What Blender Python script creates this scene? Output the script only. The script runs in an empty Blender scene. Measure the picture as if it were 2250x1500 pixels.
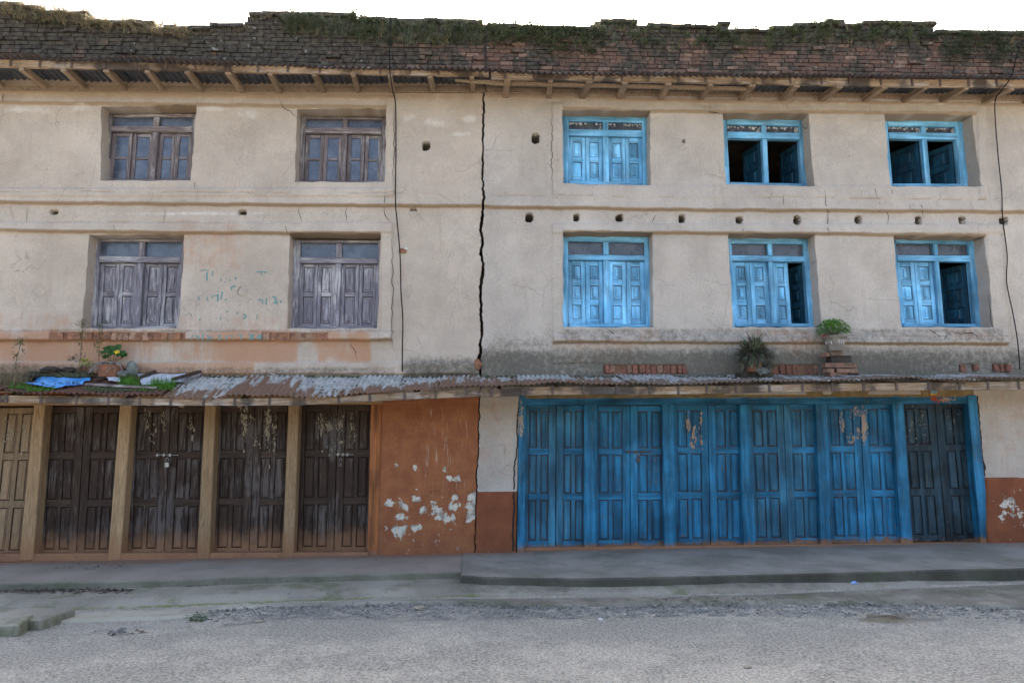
import bpy, bmesh, math, random
import numpy as np
from mathutils import Vector, Matrix, Euler
rnd = random.Random(7)
rs = np.random.RandomState(11)
C = bpy.context.scene.collection
SC = bpy.context.scene

# ------------------------------------------------------------------ camera, light, exposure
FPX = 1500.0                        # 24 mm lens on a 36 mm sensor, in photo pixels (2250 wide)
YAW, PITCH, ROLL = math.radians(3.0), math.radians(7.8), math.radians(0.6)
DIST = 8.7
F = np.array([math.sin(YAW)*math.cos(PITCH), math.cos(YAW)*math.cos(PITCH), math.sin(PITCH)])
R0 = np.array([math.cos(YAW), -math.sin(YAW), 0.0])
U0 = np.cross(R0, F)
RR = R0*math.cos(ROLL) - U0*math.sin(ROLL)
UU = U0*math.cos(ROLL) + R0*math.sin(ROLL)
def ray(px, py):
    a = (px-1125.0)/FPX; b = (750.0-py)/FPX
    return F + a*RR + b*UU
_d = ray(1120, 1213)
HC = -_d[2]/_d[1]*DIST              # the eye stands this high above the plinth walk
CAM = np.array([0.0, -DIST, HC])
cd = bpy.data.cameras.new('camera'); cam = bpy.data.objects.new('camera', cd); C.objects.link(cam)
cd.lens = 24; cd.sensor_width = 36; cd.sensor_fit = 'HORIZONTAL'; cd.clip_end = 2000; cd.clip_start = .05
m = Matrix((tuple(RR), tuple(UU), tuple(-F))).transposed().to_4x4(); m.translation = Vector(CAM)
cam.matrix_world = m; SC.camera = cam

SUN_EL, SUN_AZ = math.radians(43), math.radians(8)     # behind the building, slightly right
w = bpy.data.worlds.new('World'); SC.world = w; w.use_nodes = True
nt = w.node_tree; bg = nt.nodes['Background']
sk = nt.nodes.new('ShaderNodeTexSky'); sk.sky_type = 'NISHITA'; sk.sun_disc = False
sk.sun_elevation = SUN_EL; sk.sun_rotation = SUN_AZ; sk.air_density = 0.9; sk.dust_density = 5.5; sk.ozone_density = 0.0
nt.links.new(sk.outputs[0], bg.inputs[0]); bg.inputs[1].default_value = 0.15
sd = bpy.data.lights.new('sun', 'SUN'); sd.energy = 3.0; sd.angle = math.radians(0.6); sd.color = (1, .95, .87)
so = bpy.data.objects.new('sun', sd); C.objects.link(so)
sdir = Vector((math.sin(SUN_AZ)*math.cos(SUN_EL), math.cos(SUN_AZ)*math.cos(SUN_EL), math.sin(SUN_EL)))
so.rotation_euler = sdir.to_track_quat('Z', 'Y').to_euler(); so.location = (3, 20, 25)
vs = SC.view_settings; vs.view_transform = 'Standard'; vs.look = 'None'; vs.gamma = 1; vs.exposure = 2.24
vs.use_curve_mapping = False

# ------------------------------------------------------------------ placing helpers
def W(px, py, Y=0.0):               # where the sight line through a photo point meets the plane y = Y
    px = np.asarray(px, float); py = np.asarray(py, float)
    a = (px-1125.0)/FPX; b = (750.0-py)/FPX
    dx = F[0]+a*RR[0]+b*UU[0]; dy = F[1]+a*RR[1]+b*UU[1]; dz = F[2]+a*RR[2]+b*UU[2]
    t = (Y-CAM[1])/dy
    return CAM[0]+t*dx, CAM[2]+t*dz
def P(px, py, Y=0.0):
    x, z = W(px, py, Y); return Vector((float(x), Y, float(z)))
def G(px, py, Z=0.0):
    d = ray(px, py); t = (Z-CAM[2])/d[2]; return Vector(CAM+t*d)
def toPx(X, Y, Z):
    v = [X-CAM[0], Y-CAM[1], Z-CAM[2]]
    xf = v[0]*F[0]+v[1]*F[1]+v[2]*F[2]
    xr = v[0]*RR[0]+v[1]*RR[1]+v[2]*RR[2]
    xu = v[0]*UU[0]+v[1]*UU[1]+v[2]*UU[2]
    return 1125+FPX*xr/xf, 750-FPX*xu/xf

_lat = {}
def vn(x, z, s, seed=0):            # smooth value noise in 0..1
    if seed not in _lat: _lat[seed] = np.random.RandomState(seed+100).rand(256, 256)
    L = _lat[seed]
    x = np.asarray(x, float)/s+37.3; z = np.asarray(z, float)/s+51.7
    i = np.floor(x).astype(int); j = np.floor(z).astype(int); fx = x-i; fz = z-j
    fx = fx*fx*(3-2*fx); fz = fz*fz*(3-2*fz); i0 = i % 256; j0 = j % 256; i1 = (i+1) % 256; j1 = (j+1) % 256
    return (L[i0, j0]*(1-fx)+L[i1, j0]*fx)*(1-fz)+(L[i0, j1]*(1-fx)+L[i1, j1]*fx)*fz
def fbm(x, z, s, seed=0, o=3):
    r = 0; a = 1; t = 0
    for k in range(o): r = r+a*vn(x, z, s/2**k, seed+k); t += a; a *= .5
    return r/t
def sst(a, b, x):
    t = np.clip((x-a)/(b-a), 0, 1); return t*t*(3-2*t)

# ------------------------------------------------------------------ object helpers
def wloc(o):
    v = Vector((0, 0, 0))
    while o is not None: v = v+o.location; o = o.parent
    return v
def link(name, me, parent=None):
    o = bpy.data.objects.new(name, me); C.objects.link(o)
    if parent is not None: o.parent = parent
    return o
def tag(o, label=None, cat=None, group=None, kind=None):
    if label: o['label'] = label
    if cat: o['category'] = cat
    if group: o['group'] = group
    if kind: o['kind'] = kind
    return o
def thing(name, loc, label, cat, group=None):
    o = bpy.data.objects.new(name, None); C.objects.link(o); o.location = Vector(loc); o.empty_display_size = .1
    return tag(o, label, cat, group)

class MB:
    def __init__(s): s.v = []; s.f = []; s.mi = []
    def quadbox(s, c8, mi=0):       # c8: front TL,TR,BR,BL then back TL,TR,BR,BL
        n = len(s.v); s.v += [tuple(p) for p in c8]
        for f in ((0,3,2,1),(4,5,6,7),(0,1,5,4),(3,7,6,2),(0,4,7,3),(1,2,6,5)): s.f.append(tuple(n+i for i in f)); s.mi.append(mi)
    def box(s, x0, x1, y0, y1, z0, z1, mi=0):
        s.quadbox([(x0,y0,z1),(x1,y0,z1),(x1,y0,z0),(x0,y0,z0),(x0,y1,z1),(x1,y1,z1),(x1,y1,z0),(x0,y1,z0)], mi)
    def bar(s, a, b, wd, h, mi=0, up=Vector((0,0,1)), jag=0):
        a = Vector(a); b = Vector(b); d = (b-a).normalized(); r = d.cross(up)
        if r.length < 1e-4: r = Vector((1,0,0))
        r.normalize(); u = r.cross(d)
        c = []
        for p in (a, b):
            for (i, j) in ((-1,1),(1,1),(1,-1),(-1,-1)):
                c.append(p+r*(i*wd/2+rnd.uniform(-jag, jag))+u*(j*h/2+rnd.uniform(-jag, jag)))
        s.quadbox(c, mi)
    def tube(s, pts, r, n=6, mi=0):
        pts = [Vector(p) for p in pts]; rad = r if isinstance(r, (list, tuple)) else [r]*len(pts)
        prev = None
        for i, p in enumerate(pts):
            d = (pts[min(i+1, len(pts)-1)]-pts[max(i-1, 0)])
            if d.length < 1e-6: d = Vector((0,0,1))
            d.normalize(); a = d.cross(Vector((0.13,0.99,0.05)))
            if a.length < .05: a = d.cross(Vector((1,0,0)))
            a.normalize(); b = d.cross(a)
            base = len(s.v)
            for k in range(n):
                t = 2*math.pi*k/n; s.v.append(tuple(p+(a*math.cos(t)+b*math.sin(t))*rad[i]))
            if prev is not None:
                for k in range(n): s.f.append((prev+k, prev+(k+1) % n, base+(k+1) % n, base+k)); s.mi.append(mi)
            prev = base
        n0 = len(s.v)-n; s.f.append(tuple(range(n0, n0+n))); s.mi.append(mi)
    def poly(s, pts, mi=0):
        n = len(s.v); s.v += [tuple(p) for p in pts]; s.f.append(tuple(range(n, n+len(pts)))); s.mi.append(mi)
    def lathe(s, c, prof, n=20, mi=0, wob=0):
        c = Vector(c); prev = None
        for (r, z) in prof:
            base = len(s.v)
            for k in range(n):
                t = 2*math.pi*k/n; q = r*(1+wob*(rnd.random()-.5)); s.v.append((c.x+q*math.cos(t), c.y+q*math.sin(t), c.z+z))
            if prev is not None:
                for k in range(n): s.f.append((prev+k, prev+(k+1) % n, base+(k+1) % n, base+k)); s.mi.append(mi)
            prev = base
    def build(s, name, mat, parent=None, bevel=0, smooth=False):
        me = bpy.data.meshes.new(name)
        off = wloc(parent) if parent is not None else Vector((0,0,0))
        vv = [(a-off.x, b-off.y, c-off.z) for a, b, c in s.v]
        me.from_pydata(vv, [], s.f)
        mats = mat if isinstance(mat, (list, tuple)) else [mat]
        for q in mats: me.materials.append(q)
        if len(mats) > 1: me.polygons.foreach_set('material_index', s.mi)
        if bevel:
            bm = bmesh.new(); bm.from_mesh(me)
            bmesh.ops.bevel(bm, geom=bm.edges[:], offset=bevel, segments=1, affect='EDGES', clamp_overlap=True)
            bm.to_mesh(me); bm.free()
        if smooth: me.polygons.foreach_set('use_smooth', [True]*len(me.polygons))
        me.update()
        return link(name, me, parent)

def npmesh(name, V, Fq, mat, parent=None, smooth=True, cols=None):
    me = bpy.data.meshes.new(name); V = np.asarray(V, np.float32); Fq = np.asarray(Fq, np.int32)
    k = Fq.shape[1]
    me.vertices.add(len(V)); me.vertices.foreach_set('co', V.ravel())
    me.loops.add(Fq.size); me.loops.foreach_set('vertex_index', Fq.ravel())
    me.polygons.add(len(Fq)); me.polygons.foreach_set('loop_start', np.arange(0, Fq.size, k, dtype=np.int32))
    me.polygons.foreach_set('loop_total', np.full(len(Fq), k, np.int32))
    me.polygons.foreach_set('use_smooth', np.full(len(Fq), smooth))
    for nm, c in (cols or {}).items():
        at = me.color_attributes.new(nm, 'FLOAT_COLOR', 'POINT'); at.data.foreach_set('color', np.asarray(c, np.float32).ravel())
    me.materials.append(mat); me.update(calc_edges=True)
    return link(name, me, parent)

# ------------------------------------------------------------------ materials
class NT:
    def __init__(s, name, rough=.9, spec=.3):
        s.m = bpy.data.materials.new(name); s.m.use_nodes = True; s.t = s.m.node_tree; s.b = s.t.nodes['Principled BSDF']
        s.b.inputs['Roughness'].default_value = rough; s.b.inputs['Specular IOR Level'].default_value = spec
        s.geo = s.t.nodes.new('ShaderNodeNewGeometry'); s.pos = s.geo.outputs['Position']; s.oi = None
    def n(s, ty): return s.t.nodes.new('ShaderNode'+ty)
    def L(s, a, b):
        if hasattr(a, 'links') or hasattr(a, 'is_linked'): s.t.links.new(a, b)
        else:
            try: b.default_value = a
            except Exception: b.default_value = (a[0], a[1], a[2], 1) if hasattr(a, '__len__') else (a, a, a, 1)
    def rnd(s):
        if s.oi is None: s.oi = s.n('ObjectInfo')
        return s.oi.outputs['Random']
    def scale(s, sx, sy, sz, off=None, vec=None):
        mp = s.n('VectorMath'); mp.operation = 'MULTIPLY'; s.L(vec or s.pos, mp.inputs[0]); mp.inputs[1].default_value = (sx, sy, sz); o = mp.outputs[0]
        if off is not None:
            ad = s.n('VectorMath'); ad.operation = 'ADD'; s.L(o, ad.inputs[0])
            cm = s.n('CombineXYZ'); mu = s.math('MULTIPLY', off, 37.0)
            for i in range(3): s.L(mu, cm.inputs[i])
            s.L(cm.outputs[0], ad.inputs[1]); o = ad.outputs[0]
        return o
    def noise(s, sc, det=4, vec=None, rough=.55, dist=0):
        k = s.n('TexNoise'); s.L(vec or s.pos, k.inputs['Vector']); k.inputs['Scale'].default_value = sc; k.inputs['Detail'].default_value = det
        k.inputs['Roughness'].default_value = rough; k.inputs['Distortion'].default_value = dist; return k.outputs['Fac']
    def vor(s, sc, feat='F1', vec=None):
        k = s.n('TexVoronoi'); k.feature = feat; s.L(vec or s.pos, k.inputs['Vector']); k.inputs['Scale'].default_value = sc; return k.outputs['Distance']
    def math(s, op, a, b=0.0, clamp=False):
        k = s.n('Math'); k.operation = op; k.use_clamp = clamp; s.L(a, k.inputs[0]); s.L(b, k.inputs[1]); return k.outputs[0]
    def ss(s, x, a, b, lo=0.0, hi=1.0):
        k = s.n('MapRange'); k.interpolation_type = 'SMOOTHSTEP'; s.L(x, k.inputs[0])
        for i, q in zip((1, 2, 3, 4), (a, b, lo, hi)): k.inputs[i].default_value = q
        return k.outputs[0]
    def mix(s, f, a, b, mode='MIX'):
        k = s.n('Mix'); k.data_type = 'RGBA'; k.blend_type = mode; s.L(f, k.inputs[0]); s.L(a, k.inputs[6]); s.L(b, k.inputs[7]); return k.outputs[2]
    def xyz(s):
        k = s.n('SeparateXYZ'); s.L(s.pos, k.inputs[0]); return k.outputs
    def attr(s, nm):
        k = s.n('Attribute'); k.attribute_name = nm; q = s.n('SeparateColor'); s.L(k.outputs['Color'], q.inputs[0]); return q.outputs[0], q.outputs[1], q.outputs[2], k.outputs['Alpha']
    def val(s, col, f):             # multiply a colour by a scalar
        k = s.n('VectorMath'); k.operation = 'SCALE'; s.L(col, k.inputs[0]); s.L(f, k.inputs['Scale']); return k.outputs[0]
    def out(s, col, bump=None, dist=.003, strength=.6, rough=None):
        s.L(col, s.b.inputs['Base Color'])
        if rough is not None: s.L(rough, s.b.inputs['Roughness'])
        if bump is not None:
            k = s.n('Bump'); k.inputs['Distance'].default_value = dist; k.inputs['Strength'].default_value = strength
            s.L(bump, k.inputs['Height']); s.t.links.new(k.outputs[0], s.b.inputs['Normal'])
        return s.m

def plaster(name, ca, cb, rust, rust2):
    s = NT(name, .95, .15)
    R, Gc, B, A = s.attr('st'); R2, G2, B2, A2 = s.attr('st2')
    st0 = s.noise(1, 5, vec=s.scale(9, 9, 1.1), rough=.6); big = s.noise(.9, 5); mid = s.noise(5, 5); fine = s.noise(70, 3); gr = s.noise(240, 2)
    col = s.mix(s.ss(big, .35, .68), ca, cb)
    col = s.mix(s.ss(mid, .45, .75, 0, .35), col, (ca[0]*1.15, ca[1]*1.13, ca[2]*1.1))
    col = s.val(col, s.ss(fine, .3, .7, .91, 1.08)); col = s.val(col, s.ss(gr, .3, .7, .9, 1.1)); col = s.val(col, s.ss(s.noise(1.6, 8, rough=.68), .32, .68, .89, 1.09)); col = s.mix(s.ss(st0, .56, .74, 0, .24), col, (.25, .19, .13))
    d = s.math('SUBTRACT', s.noise(7, 6, rough=.65), .5); d2 = s.math('MULTIPLY', d, .9)
    st = s.noise(1, 5, vec=s.scale(26, 26, 2.2), rough=.6); st2 = s.math('MULTIPLY', s.math('SUBTRACT', st, .5), .9)
    # brown earth under eaves, brown band along ledge lips
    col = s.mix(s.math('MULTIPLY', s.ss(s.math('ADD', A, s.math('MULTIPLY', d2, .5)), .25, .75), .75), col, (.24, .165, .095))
    # white lime bloom
    col = s.mix(s.math('MULTIPLY', s.ss(s.math('ADD', B, d2), .35, .8), .8), col, (.60, .57, .52))
    # clay run-off stains
    col = s.mix(s.math('MULTIPLY', s.ss(s.math('ADD', s.math('ADD', R, d2), s.math('MULTIPLY', st2, .8)), .2, .95), .72), col, (.40, .20, .105))
    # grey algae; also carries the shade painted into the scaffold holes
    al = s.math('ADD', s.math('ADD', Gc, s.math('MULTIPLY', s.math('SUBTRACT', s.noise(14, 10, rough=.85), .5), 1.9)), s.math('MULTIPLY', st2, .2))
    col = s.mix(s.math('MULTIPLY', s.ss(al, .2, .9), .86), col, (.078, .072, .056))
    # painted dado
    e = s.math('ADD', R2, s.math('MULTIPLY', d, .06))
    pr = s.mix(s.ss(mid, .3, .7), rust, rust2); pr = s.val(pr, s.ss(fine, .2, .8, .8, 1.15))
    col = s.mix(s.ss(e, .47, .53), col, pr)
    # paint fallen off, lime drips
    fl = s.math('ADD', G2, s.math('MULTIPLY', s.math('SUBTRACT', s.noise(11, 7, rough=.66), .5), 2.4))
    flm = s.ss(fl, .60, .64); col = s.mix(flm, col, s.mix(s.ss(s.noise(10, 5), .47, .60), (.60, .55, .46), (.33, .28, .23)))
    dr = s.math('ADD', B2, s.math('MULTIPLY', s.math('SUBTRACT', s.noise(1, 6, vec=s.scale(34, 34, 3.0), rough=.7), .5), 2.0))
    col = s.mix(s.ss(dr, .68, 1.05, 0, .75), col, (.55, .44, .33))
    col = s.mix(s.math('MULTIPLY', A2, .8), col, (.20, .10, .055))
    # pits and hairline cracks
    pit = s.math('MULTIPLY', s.ss(s.vor(34), .0, .16, 1, 0), s.ss(s.noise(9), .5, .62))
    pit = s.math('MAXIMUM', pit, s.math('MULTIPLY', s.ss(s.noise(48, 4), .66, .70), s.ss(s.noise(2.4, 4), .42, .6))); col = s.mix(s.math('MULTIPLY', pit, .75), col, (.10, .08, .06))
    wv = s.n('VectorMath'); wv.operation = 'ADD'; s.L(s.pos, wv.inputs[0])
    nn = s.n('TexNoise'); s.L(s.pos, nn.inputs['Vector']); nn.inputs['Scale'].default_value = 6; nn.inputs['Detail'].default_value = 5
    sc = s.n('VectorMath'); sc.operation = 'SCALE'; s.L(nn.outputs['Color'], sc.inputs[0]); sc.inputs['Scale'].default_value = .22; s.L(sc.outputs[0], wv.inputs[1])
    ck = s.math('MULTIPLY', s.ss(s.vor(1.7, 'DISTANCE_TO_EDGE', wv.outputs[0]), .001, .006, 1, 0), s.ss(s.noise(1.7, 3), .5, .6))
    col = s.mix(s.math('MULTIPLY', ck, .32), col, (.09, .07, .055))
    h = s.math('ADD', s.math('MULTIPLY', fine, .7), s.math('MULTIPLY', gr, .4)); h = s.math('SUBTRACT', h, s.math('MULTIPLY', pit, 1.2))
    h = s.math('SUBTRACT', h, s.math('MULTIPLY', flm, .5)); h = s.math('SUBTRACT', h, s.math('MULTIPLY', ck, 1.0))
    return s.out(col, h, .005, .8)

def wood(name, c1, c2, horiz=False, paint=None, paint2=None, wear=.5, dust=0, rough=.8, axis=None, bare=None, white=0, grime=0, line=None):
    s = NT(name, rough, .25)
    v = (2.2, 26, 26) if horiz else (26, 26, 2.2)
    if axis == 'y': v = (26, 2.2, 26)
    vec = s.scale(*v, off=s.rnd())
    g1 = s.noise(1.0, 6, vec, .65, 1.5); g2 = s.noise(4.5, 4, vec, .6); big = s.noise(3.2, 5)
    col = s.mix(s.ss(g1, .3, .7), c1, c2); col = s.val(col, s.ss(g2, .25, .75, .72, 1.22))
    col = s.mix(s.ss(g2, .63, .7, 0, .6), col, (c1[0]*.3, c1[1]*.3, c1[2]*.3))
    if white:
        col = s.mix(s.math('MULTIPLY', s.ss(s.math('MULTIPLY', g1, s.noise(2.0, 4)), .24, .36), white), col, (.46, .45, .44))
    if grime:
        col = s.mix(s.math('MULTIPLY', s.ss(s.noise(2.6, 5), .45, .6), grime), col, (.035, .028, .025))
    h = s.math('MULTIPLY', g2, .6)
    if paint:
        pc = s.mix(s.ss(big, .35, .65), paint, paint2); pc = s.val(pc, s.ss(s.noise(1.0, 5, s.scale(*(x*.6 for x in v), off=s.rnd())), .28, .72, .5, 1.38)); pc = s.val(pc, s.ss(s.noise(1.7, 4), .3, .7, .72, 1.22))
        pc = s.mix(s.ss(s.noise(1.3, 4, vec), .55, .8, 0, .42), pc, (paint[0]*2.4+.08, paint[1]*1.5+.08, paint[2]*1.2+.05))
        wm = s.math('ADD', s.math('MULTIPLY', s.noise(9, 7, rough=.75), .65), s.math('MULTIPLY', s.noise(2.2, 5, vec), .35))
        z = s.xyz()[2]
        wm = s.math('ADD', wm, s.ss(z, .0, .9, .05, 0)); wm = s.math('ADD', wm, s.ss(z, .0, .11, .22, 0))
        if line: wm = s.math('ADD', wm, s.ss(s.math('SUBTRACT', z, s.math('MULTIPLY', s.xyz()[0], line[1])), line[0]-.025, line[0]+.025, -.25, .3))
        wf = s.ss(wm, .74-.2*wear, .78-.2*wear); wf = s.math('MAXIMUM', wf, s.math('MULTIPLY', s.ss(s.noise(34, 5), .60, .66), s.ss(s.noise(3.1, 5, rough=.7), .46, .60, 0, wear*1.5)))
        col = s.mix(wf, pc, s.mix(s.ss(s.noise(8), .4, .6), bare or (.20, .10, .055), c1))
        h = s.math('SUBTRACT', h, s.math('MULTIPLY', wf, .8))
    if dust:
        z = s.xyz()[2]; f = s.math('ADD', s.ss(z, .0, .16 if paint else .6, 1, 0), s.math('MULTIPLY', s.math('SUBTRACT', s.noise(6, 5), .5), .8))
        col = s.mix(s.math('MULTIPLY', s.ss(f, .3, 1.0), dust), col, (.30, .15, .075))
    col = s.val(col, s.math('ADD', s.math('MULTIPLY', s.rnd(), .3), .85))
    return s.out(col, h, .004, .7)

def simple(name, c, c2=None, sc=12, rough=.9, spec=.3, bump=.003, metal=0, var=.25):
    s = NT(name, rough, spec); n1 = s.noise(sc, 5); col = s.mix(s.ss(n1, .35, .65), c, c2 or tuple(x*.7 for x in c))
    col = s.val(col, s.math('ADD', s.math('MULTIPLY', s.rnd(), var), 1-var/2)); s.b.inputs['Metallic'].default_value = metal
    return s.out(col, s.noise(sc*5, 4), bump, .6)

def brickmat(name, reds, moss, lich=.4):
    s = NT(name, .95, .15); rp = s.geo.outputs['Random Per Island']
    r = s.math('FRACT', s.math('ADD', s.math('MULTIPLY', rp, 3.7), s.math('MULTIPLY', s.rnd(), 5.3)))
    col = s.mix(r, reds[0], reds[1]); col = s.mix(s.ss(s.math('FRACT', s.math('MULTIPLY', r, 7.7)), .78, .82), col, reds[2])
    col = s.val(col, s.ss(s.noise(30, 5), .25, .75, .7, 1.25))
    z = s.xyz()[2]; x = s.xyz()[0]
    mo = s.math('ADD', s.noise(2.2, 8, rough=.75), s.math('MULTIPLY', s.math('SUBTRACT', s.math('FRACT', s.math('MULTIPLY', r, 13.1)), .5), .10))
    if moss <= 0:
        col = s.mix(s.ss(s.noise(13, 6, rough=.75), .44, .62, 0, .7), col, (.10, .072, .055))
    if moss > 0:
        mo = s.math('ADD', mo, s.ss(z, 6.5, 7.1, 0, .14)); mo = s.math('ADD', mo, s.ss(x, -3.4, 0.4, .13, -.04))
        col = s.mix(s.math('MULTIPLY', s.ss(mo, .58-.22*moss, .66-.2*moss), .93), col, s.mix(s.ss(s.noise(14, 5), .4, .6), (.036, .032, .028), (.075, .070, .055)))
        li = s.math('MULTIPLY', s.ss(s.noise(16, 4), .62, .68), s.ss(s.noise(2.5), .42, .6))
        col = s.mix(s.math('MULTIPLY', li, lich), col, (.30, .32, .27))
    return s.out(col, s.noise(50, 5), .006, .9)

def corrug(name, zinc, rustc, rust2, amt):
    s = NT(name, .6, .4); r = s.rnd()
    f = s.math('ADD', s.noise(2.2, 7, s.scale(4.5, .8, .8, off=r), .7), s.math('MULTIPLY', s.math('SUBTRACT', r, .5), .16))
    f = s.math('ADD', f, s.ss(s.xyz()[1], -.75, -.2, .15, -.10))
    z = s.mix(s.ss(s.noise(10, 5), .35, .65), zinc, tuple(q*.62 for q in zinc)); ru = s.mix(s.noise(25, 5), rustc, rust2)
    m = s.ss(f, .56-.3*amt, .62-.26*amt)
    col = s.mix(m, z, ru); col = s.mix(s.ss(s.noise(5, 6, rough=.75), .58, .72, 0, .7), col, (.10, .095, .055))
    return s.out(col, s.noise(60, 4), .002, .5, s.mix(m, .55, .95))

def concrete(name, c, c2, moss=0.0, clay=0.0, sc=1.0):
    s = NT(name, .95, .2)
    col = s.mix(s.ss(s.noise(1.3*sc, 6), .38, .64), c, c2)
    col = s.mix(s.ss(s.noise(4, 7, rough=.7), .55, .75, 0, .6), col, tuple(q*.45 for q in c))
    col = s.val(col, s.ss(s.noise(90, 3), .25, .75, .82, 1.15))
    if moss: col = s.mix(s.math('MULTIPLY', s.ss(s.noise(1.8, 6, rough=.7), .52, .68), moss), col, (.085, .10, .035))
    if clay:
        y = s.xyz()[1]; f = s.math('ADD', s.ss(y, -.5, .0, 0, 1), s.math('MULTIPLY', s.math('SUBTRACT', s.noise(3, 5), .5), 1.2))
        col = s.mix(s.math('MULTIPLY', s.ss(f, .2, 1.0), clay), col, (.26, .14, .085))
    a = s.attr('st'); col = s.mix(s.math('MULTIPLY', s.ss(s.math('ADD', a[0], s.math('MULTIPLY', s.math('SUBTRACT', s.noise(14, 5), .5), .9)), .35, .8), .8), col, (.13, .15, .035))
    col = s.mix(s.math('MULTIPLY', s.ss(s.math('ADD', a[1], s.math('MULTIPLY', s.math('SUBTRACT', s.noise(5, 7, rough=.7), .5), 1.1)), .3, .8), .75), col, (.095, .085, .065))
    col = s.mix(s.math('MULTIPLY', s.ss(s.math('ADD', a[2], s.math('MULTIPLY', s.math('SUBTRACT', s.noise(7, 6), .5), .7)), .35, .7), .75), col, (.40, .365, .28))
    return s.out(col, s.math('ADD', s.noise(60, 4), s.noise(9, 5)), .006, .6)

BR = .20
M = {}
M['plaster_l'] = plaster('ochre_mud_plaster', (.41, .345, .282), (.47, .405, .34), (.34, .135, .058), (.26, .092, .045))
M['plaster_r'] = plaster('grey_mud_plaster', (.40, .352, .303), (.455, .406, .355), (.25, .088, .042), (.20, .068, .035))
M['w_tan'] = wood('tan_post_wood', (.27, .165, .085), (.40, .27, .15), dust=.8)
M['w_tan_h'] = wood('tan_beam_wood', (.30, .175, .08), (.42, .27, .14), horiz=True)
M['w_fascia'] = wood('weathered_fascia_wood', (.20, .13, .08), (.36, .26, .17), horiz=True, grime=.85, white=.4)
M['w_raft'] = wood('rafter_wood', (.18, .125, .085), (.29, .215, .15), axis='y')
M['w_dark'] = wood('dark_door_wood', (.034, .020, .014), (.070, .043, .030), dust=.7, white=.13)
M['w_dark_h'] = wood('dark_door_rail_wood', (.040, .024, .017), (.082, .052, .036), horiz=True, dust=.75)
M['w_gap'] = simple('dark_joint_wood', (.035, .018, .012))
M['w_gapo'] = simple('brown_joint_wood', (.12, .052, .026))
M['w_light'] = wood('pale_door_wood', (.20, .13, .075), (.32, .22, .13), dust=.6)
M['w_grey'] = wood('grey_weathered_wood', (.12, .11, .13), (.26, .245, .28), white=.7)
M['w_grey_h'] = wood('grey_weathered_rail_wood', (.12, .11, .125), (.27, .255, .28), horiz=True, white=.7)
M['w_mauve'] = wood('dark_weathered_wood', (.10, .08, .08), (.21, .18, .185), white=.55)
M['w_mauve_h'] = wood('dark_weathered_rail_wood', (.10, .08, .08), (.24, .20, .20), horiz=True, white=.55)
BL1, BL2 = (.014, .110, .20), (.019, .160, .295)
UB1, UB2 = (.12, .35, .56), (.19, .46, .69)
M['blue'] = wood('blue_painted_wood', (.12, .07, .045), (.2, .12, .08), paint=BL1, paint2=BL2, wear=.52, dust=.5, rough=.6)
M['blue_h'] = wood('blue_painted_rail_wood', (.12, .07, .045), (.2, .12, .08), horiz=True, paint=BL1, paint2=BL2, wear=.45, dust=.4, rough=.6)
M['blue_shaded'] = wood('shaded_inner_blue_wood', (.04, .025, .02), (.07, .045, .035), paint=(.010, .055, .10), paint2=(.014, .08, .14), wear=.4, rough=.6)  # unbleached inner blue, darkened further to paint in the dim room shade
M['blue_teal'] = wood('teal_blue_painted_wood', (.12, .07, .045), (.2, .12, .08), paint=(.022, .10, .165), paint2=(.035, .15, .235), wear=.42, dust=.45, rough=.6)
M['black'] = wood('soot_dark_blue_wood', (.02, .014, .012), (.03, .02, .018), paint=(.016, .032, .042), paint2=(.026, .058, .08), wear=.3, rough=.65)
M['ublue'] = wood('light_blue_painted_wood', (.25, .15, .1), (.3, .2, .13), paint=UB1, paint2=UB2, wear=.22, rough=.6)
M['ublue_h'] = wood('light_blue_painted_rail_wood', (.25, .15, .1), (.3, .2, .13), horiz=True, paint=UB1, paint2=UB2, wear=.22, rough=.6)
_a = W(1160, 877); _b = W(2130, 873); _k = float((_b[1]-_a[1])/(_b[0]-_a[0])); LINE = (float(_a[1]-_k*_a[0]), _k)
M['lintel_b'] = wood('half_painted_lintel_wood', (.20, .14, .06), (.26, .19, .09), horiz=True, paint=(.035, .17, .32), paint2=BL1, wear=.4, bare=(.26, .185, .085), line=LINE)
M['jamb_o'] = wood('orange_painted_jamb_wood', (.3, .14, .07), (.36, .17, .08), paint=(.38, .14, .05), paint2=(.33, .12, .045), wear=.4)
M['brick_top'] = brickmat('mossy_old_brick', [(.145, .085, .064), (.098, .068, .056), (.20, .13, .10)], .64, .8)
M['brick_sill'] = brickmat('raw_orange_brick', [(.33, .16, .095), (.26, .115, .065), (.36, .22, .15)], 0)
M['brick_red'] = brickmat('raw_red_brick', [(.24, .10, .068), (.18, .078, .055), (.26, .14, .10)], 0)
M['brick_pile'] = brickmat('dusty_brick', [(.22, .125, .085), (.27, .155, .11), (.16, .11, .085)], 0)
M['mortar'] = simple('dark_mud_mortar', (.07, .055, .045), (.04, .033, .028), 8)
M['zinc_low'] = corrug('zinc_and_rust_sheet', (.47, .465, .43), (.15, .075, .045), (.22, .135, .085), .42)
M['zinc_rust'] = corrug('rusted_sheet', (.3, .3, .3), (.085, .042, .03), (.15, .07, .045), 1.1)
M['zinc_right'] = corrug('dull_zinc_sheet', (.44, .43, .41), (.14, .09, .065), (.20, .15, .11), .36)
M['zinc_up'] = corrug('dark_tarnished_sheet', (.085, .095, .115), (.05, .045, .05), (.08, .06, .055), .3)
M['mud'] = simple('inner_mud_wall', (.16, .12, .085), (.10, .075, .055), 3)
M['iron'] = simple('rusty_iron', (.06, .045, .04), (.10, .06, .045), 20, .6, .5, .001)
M['steel'] = simple('worn_steel', (.35, .34, .32), (.2, .18, .17), 30, .4, .5, .001, .6)
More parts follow.
